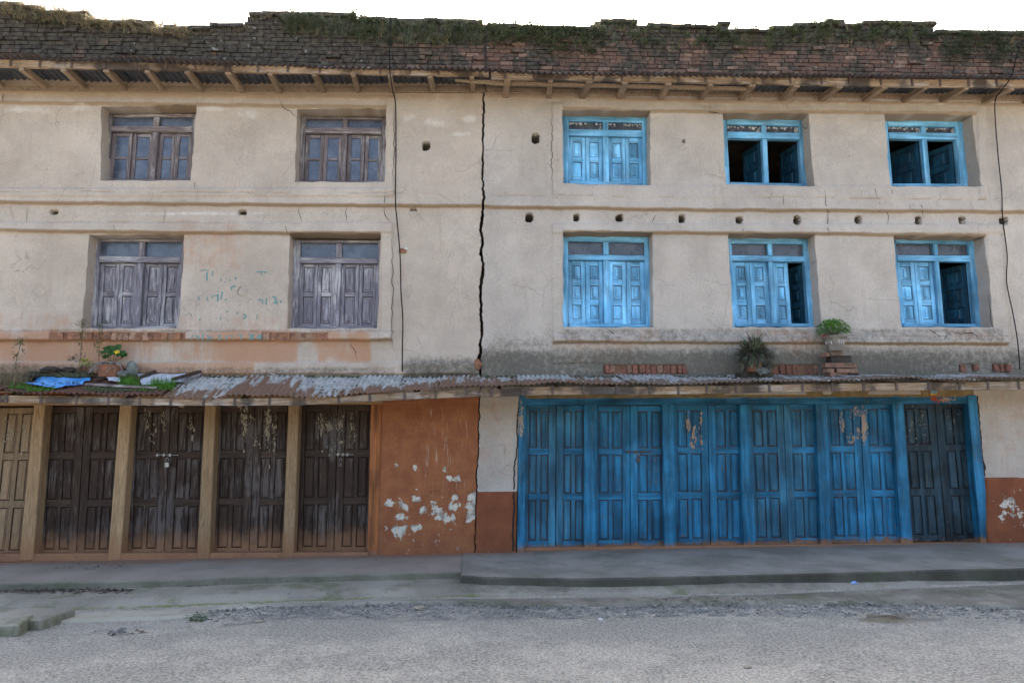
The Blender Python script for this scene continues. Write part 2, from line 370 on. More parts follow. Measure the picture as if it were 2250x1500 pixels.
M['cable'] = simple('black_cable_rubber', (.018, .018, .02), None, 10, 1.0, .0)
M['walk_l'] = concrete('worn_walk_concrete', (.25, .205, .16), (.30, .25, .20), .1, .75)
M['walk_r'] = concrete('grey_walk_concrete', (.20, .18, .145), (.29, .26, .215), .3, .35)
M['edge'] = concrete('slab_edge_concrete', (.15, .135, .10), (.22, .20, .155), .35)
M['edge_dark'] = concrete('damp_slab_edge_concrete', (.065, .058, .044), (.12, .108, .085), .3)
M['apron'] = concrete('mossy_drain_concrete', (.225, .20, .155), (.30, .27, .21), .65)
M['thresh'] = concrete('clay_threshold', (.32, .16, .085), (.26, .13, .075))
def glassmat(name, c, c2, al=.8):
    s = NT(name, .12, .6); n1 = s.noise(6, 5); col = s.mix(s.ss(n1, .35, .65), c, c2)
    col = s.mix(s.ss(s.noise(40, 5), .66, .72, 0, .5), col, (.5, .5, .5))
    s.b.inputs['Alpha'].default_value = al
    s.out(col); s.L(s.ss(s.noise(9, 4), .3, .7, .08, .35), s.b.inputs['Roughness']); return s.m
M['glass'] = glassmat('dusty_window_glass', (.055, .068, .10), (.10, .12, .16), .93)
M['glass_b'] = glassmat('dark_window_glass', (.05, .055, .07), (.09, .095, .11), .8)
M['torn'] = simple('torn_white_plastic_film', (.55, .54, .52), (.4, .38, .36), 30)
def roadmat():
    s = NT('old_asphalt', .92, .3)
    ag = s.vor(130); ag2 = s.math('ADD', s.math('MULTIPLY', s.noise(48, 5, rough=.7), .65), s.math('MULTIPLY', s.noise(150, 3), .35)); big = s.noise(.8, 6, s.scale(.7, 1.3, 1)); mid = s.noise(5, 6, rough=.7)
    col = s.mix(s.ss(ag2, .38, .62), (.13, .118, .095), (.40, .365, .295))
    dustm = s.ss(s.math('ADD', s.math('MULTIPLY', big, .6), s.math('MULTIPLY', mid, .45)), .48, .62)
    dm = s.math('MULTIPLY', dustm, s.ss(s.noise(60, 4), .40, .6)); col = s.mix(s.math('MULTIPLY', dm, .5), col, (.60, .53, .41))
    a = s.attr('st')
    pm = s.ss(s.math('ADD', a[0], s.math('MULTIPLY', s.math('SUBTRACT', s.noise(7, 6), .5), 1.3)), .4, .7)
    col = s.mix(s.math('MULTIPLY', pm, .8), col, s.mix(s.ss(s.noise(120, 3), .42, .62), (.06, .057, .05), (.25, .235, .205)))
    col = s.mix(s.ss(s.math('ADD', a[1], s.math('MULTIPLY', s.math('SUBTRACT', s.noise(9, 6), .5), 1.1)), .4, .8, 0, .75), col, (.33, .31, .26))
    col = s.mix(s.ss(s.noise(210, 2), .69, .73), col, (.5, .48, .44))
    return s.out(col, s.math('ADD', ag2, s.math('MULTIPLY', s.noise(30, 4), .6)), .008, .9)
M['road'] = roadmat()
def leafmat(name, c, c2, tr=.3):
    s = NT(name, .6, .3); rp = s.geo.outputs['Random Per Island']; col = s.mix(rp, c, c2); s.out(col)
    t = s.n('BsdfTranslucent'); s.L(col, t.inputs[0]); mx = s.n('MixShader'); mx.inputs[0].default_value = tr
    s.t.links.new(s.b.outputs[0], mx.inputs[1]); s.t.links.new(t.outputs[0], mx.inputs[2]); s.t.links.new(mx.outputs[0], s.t.nodes['Material Output'].inputs[0]); return s.m
M['lf_dark'] = leafmat('dark_fern_leaf', (.035, .05, .03), (.10, .12, .065), .45)
M['lf_green'] = leafmat('green_weed_leaf', (.07, .095, .045), (.19, .215, .10), .5)
M['lf_bright'] = leafmat('bright_green_leaf', (.06, .19, .025), (.17, .37, .06), .35)
M['lf_dry'] = leafmat('dry_grass_blade', (.20, .165, .10), (.42, .36, .23), .5)
M['lf_spiky'] = leafmat('grey_green_blade', (.08, .12, .065), (.28, .34, .21))
M['lf_purple'] = leafmat('withered_purple_blade', (.06, .045, .045), (.19, .15, .13))
M['lf_squash'] = leafmat('squash_leaf', (.02, .07, .012), (.045, .12, .025))
M['yellow'] = simple('yellow_petal', (.62, .45, .04)); M['red'] = simple('red_petal', (.5, .02, .015), None, 20)
M['stem'] = simple('woody_stem', (.12, .1, .06)); M['root'] = simple('pale_bare_root', (.33, .28, .24), (.2, .16, .13), 30)
M['clay'] = simple('terracotta_pot', (.30, .12, .065), (.17, .09, .06), 9); M['cement'] = simple('grey_cement_pot', (.17, .15, .125), (.24, .215, .18), 12)
M['soil'] = simple('dark_soil', (.035, .03, .022), (.06, .05, .035), 20, bump=.01); M['stone'] = simple('grey_stone', (.20, .21, .19), (.11, .12, .11), 12, bump=.006)
M['tarp'] = simple('blue_tarpaulin', (.04, .22, .55), (.12, .36, .68), 9, .5, .4, .001); M['plastic'] = simple('white_plastic_sheet', (.62, .64, .70), (.45, .46, .5), 14, .5, .4)
M['teal'] = simple('teal_paint', (.09, .215, .21), (.15, .26, .25), 60, bump=.0005); M['white'] = simple('white_paint', (.68, .68, .66), (.55, .53, .5), 40)
M['paper'] = simple('old_torn_paper', (.33, .28, .20), (.24, .20, .145), 40, bump=.0005); M['paperp'] = simple('pinkish_torn_paper', (.42, .33, .25), (.34, .24, .18), 40, bump=.0005)
M['crackc'] = simple('deep_crack_earth', (.03, .022, .018), None, 30); M['litter'] = leafmat('dry_leaf_litter', (.018, .013, .010), (.10, .065, .045), .1)
M['tread'] = simple('grey_rubber', (.12, .115, .105), (.3, .29, .27), 40)

# ------------------------------------------------------------------ the two buildings: walls
BL = thing('plastered_building', (float(W(500, 1213)[0]), 0, 0), 'left three-storey building in warm ochre mud plaster with unpainted weathered timber windows and brown doors', 'building', 'joined row buildings along the street')
BRT = thing('plastered_building', (float(W(1700, 1213)[0]), 0, 0), 'right three-storey building in grey mud plaster with blue painted windows and blue shop doors', 'building', 'joined row buildings along the street')
CR = [(1069,150),(1063,205),(1062,300),(1060,400),(1063,438),(1058,480),(1056,505),(1060,530),(1057,560),(1061,590),(1056,650),(1059,720),(1056,760),(1052,795),(1056,830),(1055,870),(1052,960),(1047,1075),(1044,1140),(1043,1240)]
CRW = [4,2.6,2.6,2.8,3.4,4.2,4.2,4.2,4.5,4.2,4,3.6,3.6,5,2,1.4,1.6,1.6,1.2,1.2]
_cx, _cz = W([p[0] for p in CR], [p[1] for p in CR])
def crackX(z):
    xx = np.interp(z, _cz[::-1], _cx[::-1]); ww = np.interp(z, _cz[::-1], np.array(CRW)[::-1])/205.0
    return xx+(fbm(z, z*0, .09, 60)-.5)*.04+(vn(z, z*0, .028, 61)-.5)*.014, ww*(.75+.5*vn(z, z*0, .05, 66))

HOLES = {   # openings in the outer face of the wall, photo points TL TR BR BL
 'LU1': [(223,234),(432,233),(420,398),(222,398)], 'LU2': [(653,240),(849,240),(845,401),(649,401)],
 'LM1': [(196,516),(405,516),(393,722),(181,722)], 'LM2': [(637,514),(837,515),(829,722),(632,722)],
 'RU1': [(1236,243),(1428,246),(1429,408),(1237,404)], 'RU2': [(1588,249),(1777,251),(1788,411),(1594,406)],
 'RU3': [(1942,251),(2136,253),(2151,412),(1955,411)],
 'RM1': [(1237,512),(1433,513),(1435,720),(1237,718)], 'RM2': [(1600,515),(1790,516),(1804,719),(1610,719)],
 'RM3': [(1963,518),(2162,520),(2180,719),(1980,719)],
 'LG': [(-900,882),(819,880),(812,1300),(-900,1300)], 'RG': [(1141,868),(2141,866),(2176,1300),(1132,1300)]}
PUT = {'L': [(936,321,8,10),(119,466,9,5),(533,467,9,6),(908,461,7,2)],
       'R': [(1177,304,8,11),(1163,478,8,10),(1266,479,6,8),(1361,480,8,8),(1497,481,7,9),(1623,484,8,8),(1750,485,7,10),(1885,484,8,9),(2016,486,7,9),(2112,485,7,9),(2205,486,9,9),(1503,310,3,4)]}
def lip(px, py, pts, amp, fade, xr, soft=1.2):      # plaster swelling out just above a ledge line, stepping back below it
    y0 = np.interp(px, [p[0] for p in pts], [p[1] for p in pts])+2.2*(vn(px, px*0, 46, 21)-.5)+1.2*(vn(px, px*0, 13, 22)-.5)
    d = y0-py
    r = amp*np.exp(-np.clip(d, 0, None)/fade)*sst(-soft, soft, d)
    return r*sst(xr[0]-3, xr[0]+3, px)*(1-sst(xr[1]-3, xr[1]+3, px)), d
def rect(px, py, x0, x1, y0, y1, s=3):
    return sst(x0-s, x0+s, px)*(1-sst(x1-s, x1+s, px))*sst(y0-s, y0+s, py)*(1-sst(y1-s, y1+s, py))
def blob(px, py, cx, cy, rx, ry): return np.exp(-(((px-cx)/rx)**2+((py-cy)/ry)**2))
LIPS = {'L': [([(0,206),(520,214),(865,217),(1062,208)], .03, 16, (-999,866)), ([(0,228),(430,233),(850,238)], .035, 30, (-999,851)),
              ([(0,447),(520,452),(1062,456)], .055, 55, (-999,1070)), ([(0,508),(400,514),(850,515)], .038, 34, (-999,837)),
              ([(0,749),(862,748)], .05, 40, (-999,862))],
        'R': [([(1062,210),(1500,225),(2250,232)], .02, 14, (1062,2999)), ([(1215,240),(1425,247),(2145,252)], .03, 26, (1236,2146)),
              ([(1062,456),(1500,464),(2250,468)], .055, 60, (1050,2999)), ([(1215,512),(2165,519)], .038, 36, (1236,2165)),
              ([(1215,752),(2212,757)], .045, 28, (1214,2212))]}
def relief(side, px, py, x, z):
    h = .010*(fbm(x, z, .8, 1)-.5)*2+.006*(fbm(x, z, .16, 5)-.5)*2
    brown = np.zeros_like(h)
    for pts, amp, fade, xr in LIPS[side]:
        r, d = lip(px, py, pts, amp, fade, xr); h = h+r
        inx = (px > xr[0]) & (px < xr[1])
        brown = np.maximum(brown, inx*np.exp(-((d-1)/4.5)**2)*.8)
    if side == 'L':
        h = h+.022*rect(px, py, 851, 868, 215, 432)+.022*rect(px, py, 838, 862, 490, 752)+.02*rect(px, py, -999, 862, 490, 512, 2)
        h = h+.02*rect(px, py, -999, 868, 416, 434, 2)+.035*rect(px, py, -999, 862, 729, 749, 2)
        h = h+.045*rect(px, py, -999, 1062, 797, 822, 2)
        h = h-.03*rect(px, py, 116, 412, 731, 748, 1.5)-.03*rect(px, py, 578, 722, 731, 748, 1.5)
    else:
        h = h+.018*rect(px, py, 1213, 1235, 228, 432)+.02*rect(px, py, 2147, 2163, 232, 440)+.018*rect(px, py, 1213, 1235, 494, 754)+.02*rect(px, py, 2167, 2212, 494, 757)
        h = h+.018*rect(px, py, 1213, 2200, 494, 514, 2)+.012*rect(px, py, 1213, 2163, 410, 438, 3)+.02*rect(px, py, 1215, 2212, 735, 754, 3)
        h = h-.03*rect(px, py, 1326, 1504, 801, 821, 1.5)-.03*rect(px, py, 1695, 1797, 801, 823, 1.5)-.03*rect(px, py, 2108, 2142, 799, 818, 1.5)-.03*rect(px, py, 2180, 2212, 799, 818, 1.5)
        h = h+.03*rect(px, py, 1040, 1132, 1079, 1300, 2)+.03*rect(px, py, 2165, 2999, 1050, 1300, 2)
    dk = np.zeros_like(h)
    for (cx, cy, rx, ry) in PUT[side]:
        q = (np.abs((px-cx)/rx)**3+np.abs((py-cy)/ry)**3)+.7*(fbm(x, z, .05, 30)-.5)
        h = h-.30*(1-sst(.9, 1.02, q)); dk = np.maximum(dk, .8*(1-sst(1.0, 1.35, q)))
    # plugged scaffold holes: a shallow outline in the plaster
    for (cx, cy, rx, ry) in ([(118,470,9,11),(533,471,9,11),(908,468,8,12),(534,640,10,12),(897,640,7,12),(88,640,14,12)] if side == 'L' else []):
        q = np.sqrt(((px-cx)/rx)**2+((py-cy)/ry)**2)+.3*(fbm(x, z, .05, 31)-.5)
        h = h-.012*np.exp(-((q-1)/.13)**2); dk = np.maximum(dk, .5*np.exp(-((q-1)/.15)**2))
    # horizontal break lines
    for (ya, yb, x0, x1) in ([(424,428,0,1060),(489,492,0,862),(727,731,0,862)] if side == 'L' else [(432,440,1062,2160),(734,740,1215,2212),(800,800,1215,1330)]):
        y0 = ya+(yb-ya)*(px-x0)/(x1-x0)+5*(vn(px, px*0, 60, 40)-.5)+3*(vn(px, px*0, 12, 41)-.5)
        k = np.exp(-((py-y0)/1.6)**2)*((px > x0) & (px < x1))*sst(.38, .5, vn(px, px*0, 35, 42+ya % 7))
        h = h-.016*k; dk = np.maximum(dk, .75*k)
    return h, brown, dk
def inpoly(x, z, poly):
    r = np.zeros(x.shape, bool); n = len(poly)
    for i in range(n):
        x1, z1 = poly[i]; x2, z2 = poly[(i+1) % n]
        c = ((z1 > z) != (z2 > z)); xi = (x2-x1)*(z-z1)/((z2-z1) or 1e-9)+x1
        r ^= c & (x < xi)
    return r
def nearest(x, z, poly):
    bd = np.full(x.shape, 1e9); bx = x.copy(); bz = z.copy(); n = len(poly)
    for i in range(n):
        x1, z1 = poly[i]; x2, z2 = poly[(i+1) % n]; dx, dz = x2-x1, z2-z1
        t = np.clip(((x-x1)*dx+(z-z1)*dz)/(dx*dx+dz*dz), 0, 1); qx = x1+t*dx; qz = z1+t*dz
        d = (qx-x)**2+(qz-z)**2; k = d < bd; bd[k] = d[k]; bx[k] = qx[k]; bz[k] = qz[k]
    return bx, bz
def wobble(poly, k=10, a=.008):
    r = []
    for i in range(len(poly)):
        p, q = poly[i], poly[(i+1) % len(poly)]
        for j in range(k):
            t = j/k; e = 1 if 0 < j < k else .2
            r.append((p[0]+(q[0]-p[0])*t+rnd.uniform(-a, a)*e, p[1]+(q[1]-p[1])*t+rnd.uniform(-a, a)*e))
    return r
def px2poly(pts):
    X, Z = W([p[0] for p in pts], [p[1] for p in pts]); return list(zip(X.tolist(), Z.tolist()))

XL0 = float(W(-320, 1000)[0]); XR1 = float(W(2560, 1000)[0]); ZTOP = float(W(1100, 168)[1])
def make_wall(side, parent, mat):
    st = .0125
    x0, x1 = (XL0, float(W(1082, 800)[0])) if side == 'L' else (float(W(1034, 800)[0]), XR1)
    xs = np.arange(x0, x1+st, st); zs = np.arange(-.04, ZTOP, st)
    X, Z = np.meshgrid(xs, zs); nx, nz = len(xs), len(zs)
    ci = (X[:-1, :-1]+st/2); cz = (Z[:-1, :-1]+st/2)
    keep = np.ones(ci.shape, bool); owner = {}
    cxx, cww = crackX(cz)
    keep &= (ci < cxx-cww) if side == 'L' else (ci > cxx+cww)
    polys = {}
    for k, pts in HOLES.items():
        if k[0] != side: continue
        pl = px2poly(pts); pl = wobble(pl) if k[1] != 'G' else pl
        polys[k] = pl; keep &= ~inpoly(ci, cz, pl)
    vid = np.arange(nx*nz).reshape(nz, nx)
    q = np.stack([vid[:-1, :-1], vid[:-1, 1:], vid[1:, 1:], vid[1:, :-1]], -1)
    cnt = np.zeros((nz+1, nx+1), int)
    kp = np.zeros((nz+1, nx+1), int); kp[1:-1, 1:-1] = keep
    near = kp[:-1, :-1]+kp[:-1, 1:]+kp[1:, :-1]+kp[1:, 1:]
    bnd = (near > 0) & (near < 4)
    bnd[0, :] = False; bnd[-1, :] = False; bnd[:, 0] = False; bnd[:, -1] = False
    bx = X[bnd]; bz = Z[bnd]; best = np.full(bx.shape, 1e9); nxp = bx.copy(); nzp = bz.copy(); reveal = np.full(bx.shape, .34)
    cx2, cw2 = crackX(bz); tx = cx2-cw2 if side == 'L' else cx2+cw2
    best = np.abs(tx-bx); nxp = tx.copy(); cdist = best.copy()
    for k, pl in polys.items():
        a, b = nearest(bx, bz, pl); d = np.hypot(a-bx, b-bz); m_ = d < best; best[m_] = d[m_]; nxp[m_] = a[m_]; nzp[m_] = b[m_]; reveal[m_] = .32 if k[1] != 'G' else .2
    ok = best < .03
    X[bnd] = np.where(ok, nxp, bx); Z[bnd] = np.where(ok, nzp, bz)
    px, py = toPx(X, 0*X, Z)
    h, brown, dk = relief(side, px, py, X, Z)
    V = np.stack([X, -h, Z], -1).reshape(-1, 3)
    Fq = q[keep]
    # reveals: extrude every boundary edge inwards
    e = np.concatenate([Fq[:, [0, 1]], Fq[:, [1, 2]], Fq[:, [2, 3]], Fq[:, [3, 0]]])
    key = np.sort(e, 1); _, inv, c = np.unique(key[:, 0].astype(np.int64)*10**7+key[:, 1], return_inverse=True, return_counts=True)
    be = e[c[inv] == 1]; bv = np.unique(be); mp = np.full(len(V), -1); mp[bv] = len(V)+np.arange(len(bv))
    Vb = V[bv].copy(); Vb[:, 1] = .34
    F2 = np.stack([be[:, 1], be[:, 0], mp[be[:, 0]], mp[be[:, 1]]], -1)
    # masks
    px = px.ravel(); py = py.ravel(); x = X.ravel(); z = Z.ravel(); brown = brown.ravel(); dk = dk.ravel()
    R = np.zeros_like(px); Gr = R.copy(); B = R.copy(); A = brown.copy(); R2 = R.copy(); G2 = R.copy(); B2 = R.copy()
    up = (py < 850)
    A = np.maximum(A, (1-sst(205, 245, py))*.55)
    if side == 'L':
        R = 1.05*rect(px, py, -999, 820, 726, 797, 12)*sst(.15, .75, fbm(x, z*.2, .35, 70))+.15*rect(px, py, -999, 820, 726, 797, 12)
        R = np.maximum(R, .52*rect(px, py, -999, 840, 640, 730, 40)*sst(640, 730, py)); R = np.maximum(R, .8*rect(px, py, -999, 560, 795, 830, 6)+.35*rect(px, py, 560, 1000, 795, 830, 6))
        R = np.maximum(R, .45*rect(px, py, 380, 540, 480, 600, 30)); R = np.maximum(R, .5*blob(px, py, 884, 590, 6, 45))
        R = np.maximum(R, .35*blob(px, py, 880, 700, 12, 100))
        Gr = .75*sst(765, 805, py)*sst(868, 900, px)*up; Gr = np.maximum(Gr, .4*rect(px, py, -999, 870, 724, 731, 3)); Gr = np.maximum(Gr, .5*rect(px, py, -999, 868, 806, 830, 5))
        Gr = np.maximum(Gr, .55*rect(px, py, -60, 250, 800, 830, 10)+.3*rect(px, py, -200, 110, 726, 760, 8))
        for q4 in [(60,242,90,16),(180,238,40,14),(540,250,46,18),(470,240,60,10),(900,258,26,20),(960,270,50,16),(1030,262,30,14),(1010,295,40,10),(430,470,300,6)]: B = np.maximum(B, .62*blob(px, py, *q4))
        g = py > 862
        R2 = 1.0*g
        fx = [(858,1104,16,12),(885,1112,14,12),(918,1096,14,10),(1040,1100,16,22),(968,1130,20,22),(952,1110,12,14),(1000,1112,16,14),(880,1165,24,18),(915,1158,16,10),(1035,1125,14,30),(990,1140,14,14),(1000,1050,14,7),(985,1052,8,8),(978,1030,5,8),(870,1022,6,6),(912,1026,6,8),(932,1123,14,10),(1000,1090,10,8),(880,1135,20,10)]
        for q4 in fx: G2 = np.maximum(G2, .86*blob(px, py, q4[0], q4[1], q4[2]*1.25, q4[3]*1.25))
        G2 = np.maximum(G2, .28*rect(px, py, 820, 1050, 1060, 1230, 30)*g)*g
        B2 = rect(px, py, 900, 1050, 880, 1120, 30)*.6+rect(px, py, 825, 900, 880, 1000, 20)*.3
        A2 = sst(1150, 1225, py)*.35+rect(px, py, 800, 836, 870, 1300, 3)*.3
    else:
        Gr = sst(735, 790, py)*.86*up*(.75+.35*fbm(x, z, .7, 71)); Gr = np.maximum(Gr, up*sst(700, 742, py)*.34); Gr = np.maximum(Gr, .5*rect(px, py, 1062, 1215, 735, 830, 25))
        Gr = np.maximum(Gr, .5*blob(px, py, 1900, 810, 250, 40)*up)
        R = .4*rect(px, py, 1250, 1420, 735, 800, 15)+.45*rect(px, py, 1700, 1810, 730, 800, 20)+.35*rect(px, py, 2080, 2200, 735, 760, 10)+.5*blob(px, py, 1758, 505, 5, 16)+.25*blob(px, py, 1795, 700, 10, 60)
        Gr = np.maximum(Gr, .50*rect(px, py, 1236, 2200, 721, 753, 5)); R = np.maximum(R, .55*rect(px, py, 1400, 1450, 722, 750, 10)+.5*rect(px, py, 1640, 1800, 722, 742, 10)+.5*rect(px, py, 2080, 2170, 722, 745, 8))
        B = .35*rect(px, py, 1230, 2200, 222, 238, 4)+.25*blob(px, py, 1190, 560, 30, 40)+.2*blob(px, py, 1150, 700, 60, 60)
        for cx in (1400, 1500, 1550, 1600, 1690, 1850, 2060): B = np.maximum(B, .55*blob(px, py, cx, 231, 30, 5))
        edge = np.where(px < 1500, 1079+(1-sst(1040, 1130, px))*0, 1048)
        R2 = (py > edge).astype(float)*sst(-3, 3, py-edge)
        G2 = np.where(py > edge, .16+.5*blob(px, py, 2205, 1110, 26, 30)+.3*blob(px, py, 2232, 1130, 14, 40), 0)
        A2 = sst(1180, 1220, py)*.3; A = np.maximum(A, .25*rect(px, py, 1050, 2999, 860, 930, 30)); R = np.maximum(R, .36*rect(px, py, 1040, 2999, 850, 1060, 20))
    dk = np.clip(dk, 0, 1)
    for (a, b_, c_, d_) in ([(116,412,731,748),(578,722,731,748)] if side == 'L' else [(1326,1504,801,821),(1695,1797,801,823)]): A2 = np.maximum(A2, .95*rect(px, py, a, b_, c_, d_, 2))
    Gr = np.maximum(np.clip(Gr, 0, 1), 2.2*sst(.76, .8, dk)); A = np.clip(np.maximum(A, dk*.8), 0, 1)  # deep scaffold holes blackened here: their shade is painted in, not algae
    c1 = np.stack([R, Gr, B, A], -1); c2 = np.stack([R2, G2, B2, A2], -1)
    V = np.concatenate([V, Vb]); c1 = np.concatenate([c1, c1[bv]*[1, .8, 1, 1]]); c2 = np.concatenate([c2, c2[bv]*[1, 0, 0, 1]])
    Fa = np.concatenate([Fq, F2]); used = np.zeros(len(V), bool); used[Fa.ravel()] = True; rem = np.cumsum(used)-1
    V = V[used]; c1 = c1[used]; c2 = c2[used]; Fa = rem[Fa]; nf = len(Fq)
    V[:, 0] -= parent.location.x
    o = npmesh('wall', V, Fa, mat, parent, True, {'st': c1, 'st2': c2})
    sm = np.ones(len(Fa), bool); sm[nf:] = False; o.data.polygons.foreach_set('use_smooth', sm)
    return o
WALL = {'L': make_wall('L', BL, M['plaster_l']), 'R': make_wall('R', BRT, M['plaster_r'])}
def surfY(side, px, py):
    x, z = W(px, py); h, _, _ = relief(side, np.array([float(px)]), np.array([float(py)]), np.array([float(x)]), np.array([float(z)])); return -float(h[0])

# inner shell: side and back walls, floors, roof slab, so the rooms behind the openings are dark
XM = float(W(1056, 600)[0]); BACK = 5.2
def shell(parent, x0, x1):
    b = MB(); zt = ZTOP+.08
    b.box(x0, x0+.3, .345, BACK, -.3, zt); b.box(x1-.3, x1, .345, BACK, -.3, zt); b.box(x0+.3, x1-.3, BACK-.3, BACK, -.3, zt)
    b.build('side_wall', M['mud'], parent)
    f = float(W(1100, 822)[1]); f2 = float(W(1100, 478)[1]); f3 = ZTOP
    for nm, za, zb in (('floor', f-.1, f+.05), ('floor', f2-.08, f2+.08)):
        b = MB(); b.box(x0+.3, x1-.3, .345, BACK-.3, za, zb); b.build(nm, M['mud'], parent)
    b = MB(); b.box(x0+.3, x1-.3, .36, BACK-.3, f3-.12, f3+.1); b.build('roof', M['mud'], parent)
    b = MB(); b.box(x0+.3, x1-.3, .30, .42, -.3, f-.11); b.build('shop_back_wall', M['mud'], parent)
shell(BL, XL0, XM-.002); shell(BRT, XM+.002, XR1)

# ------------------------------------------------------------------ parapets of mossy brick
PROF = [(-400,6),(0,10),(35,7),(45,17),(75,21),(120,31),(170,32),(190,33),(200,45),(255,47),(290,49),(350,55),(380,56),(450,59),(500,53),(530,50),(533,44),(556,42),(558,27),(625,26),(665,29),(780,31),(785,45),(825,47),(860,46),(950,49),(1062,49),(1068,54),(1190,55),(1304,62),(1306,45),(1390,46),(1425,55),(1470,59),(1540,56),(1590,54),(1593,64),(1685,65),(1755,58),(1770,50),(1790,55),(1835,47),(1850,52),(2045,52),(2049,65),(2100,69),(2250,72),(2700,76)]
_px, _pz = W([p[0] for p in PROF], [p[1] for p in PROF])
def ztop(x): return np.interp(x, _px, _pz)
bvars = []
for k in range(6):
    b = MB(); b.box(-.5, .5, -.5, .5, -.5, .5)
    o = b.build('brick', M['brick_top']); me = o.data
    for v in me.vertices: v.co += Vector((rnd.uniform(-.012, .02), rnd.uniform(-.05, .05), rnd.uniform(-.06, .06)))
    bm = bmesh.new(); bm.from_mesh(me); bmesh.ops.bevel(bm, geom=bm.edges[:], offset=.025, segments=1, affect='EDGES'); bm.to_mesh(me); bm.free()
    bvars.append(me); bpy.data.objects.remove(o)
def parapet(side, parent, x0, x1):
    zb = ZTOP-.02; xs = np.arange(x0, x1, .05); b = MB()
    for i in range(len(xs)-1):
        za = zb+math.floor((min(ztop(xs[i]), ztop(xs[i+1]))-zb)/.0585+.5)*.0585-.013
        b.box(xs[i], xs[i+1], .012, .36, zb, za+.0004*i % .003)
    core = b.build('parapet', M['mortar'], parent)
    lst = []; bl, bh = .172, .0585
    for c in range(60):
        z0 = zb+c*bh
        if z0 > 8.5: break
        x = x0-(bl/2 if c % 2 else 0)+rnd.uniform(0, .02)
        while x < x1:
            L = bl*(rnd.choice([1, 1, 1, .55, 1.08])); xa = max(x, x0); xb = min(x+L, x1); x += L
            if xb-xa < .04: continue
            xc = (xa+xb)/2; zt = float(ztop(xc)); sag = .012*math.sin(xc*1.3+c*.2)
            if z0+bh*.5 > zt: continue
            top = z0+1.5*bh > zt
            lst.append((xc, z0+bh/2+sag*.5, xb-xa-(.008 if not top else -.006), bh-.008, top))
    vis = []
    for q in lst:
        px, py = toPx(q[0], 0, q[1]); lim = 128+36*px/1065 if px < 1065 else 158+12*(px-1065)/1185
        vis.append(-20 < px < 2270 and py < lim)
    order = sorted([i for i in range(len(lst)) if vis[i]], key=lambda i: -(lst[i][2]+(.2 if lst[i][4] else 0)+rnd.uniform(0, .04)))
    single = set(order[:296]); rest = MB()
    for i, (xc, zc, L, H, top) in enumerate(lst):
        yy = rnd.uniform(-.009, .007)-(.025 if top else 0)-(.03 if rnd.random() < .03 else 0); rz = rnd.gauss(0, .01); ry = rnd.gauss(0, .006)
        if top: zc += rnd.uniform(-.008, .012)
        me = bvars[i % 6]; mt = Matrix.Translation((xc, yy+.05, zc)) @ Euler((0, ry, rz)).to_matrix().to_4x4() @ Matrix.Diagonal((L, .11 if not top else .15, H, 1))
        if i in single:
            o = link('brick', me, core); mt.translation -= wloc(core); o.matrix_local = mt
        else:
            n = len(rest.v); rest.v += [tuple(mt @ v.co) for v in me.vertices]
            for p in me.polygons: rest.f.append(tuple(n+j for j in p.vertices)); rest.mi.append(0)
    o = rest.build('brickwork', M['brick_top'], core); tag(o, kind='stuff')
    return core
PL = parapet('L', BL, XL0, float(W(1064, 100)[0]))
mb = MB(); xa = float(W(1064, 100)[0]); mb.box(xa-.09, xa+.046, .02, .355, ZTOP, float(ztop(xa))-.01); mb.build('parapet_core', M['mortar'], BL); PR = parapet('R', BRT, float(W(1068.5, 100)[0]), XR1)

# ------------------------------------------------------------------ raw bricks showing in the sill bands
def sillbricks(side, parent, segs, mat):
    mes = []
    for k in range(4):
        me = bvars[k].copy(); me.materials.clear(); me.materials.append(mat); mes.append(me)
    for (xa, xb, ya, yb) in segs:
        x = xa
        while x < xb:
            wpx = rnd.uniform(11, 16); cx = x+wpx/2; x += wpx
            if rnd.random() < .16: continue
            dy = rnd.uniform(-1, 1); a = P(cx-wpx/2, ya+dy, 0); b = P(cx+wpx/2, yb+dy, 0)
            o = link('brick', rnd.choice(mes), parent)
            o.location = Vector(((a.x+b.x)/2, surfY(side, cx, (ya+yb)/2)-.012+rnd.uniform(-.012, .03)+.05, (a.z+b.z)/2))-wloc(parent)
            o.scale = (abs(b.x-a.x)-.009, .13, abs(a.z-b.z)*rnd.uniform(.88, 1)); o.rotation_euler = (0, rnd.gauss(0, .05), rnd.gauss(0, .06))
sillbricks('L', WALL['L'], [(118,408,732,748),(580,720,732,748)], M['brick_sill'])
sillbricks('R', WALL['R'], [(1328,1502,802,820),(1697,1795,802,822),(2110,2140,800,816),(2182,2210,800,816)], M['brick_red'])

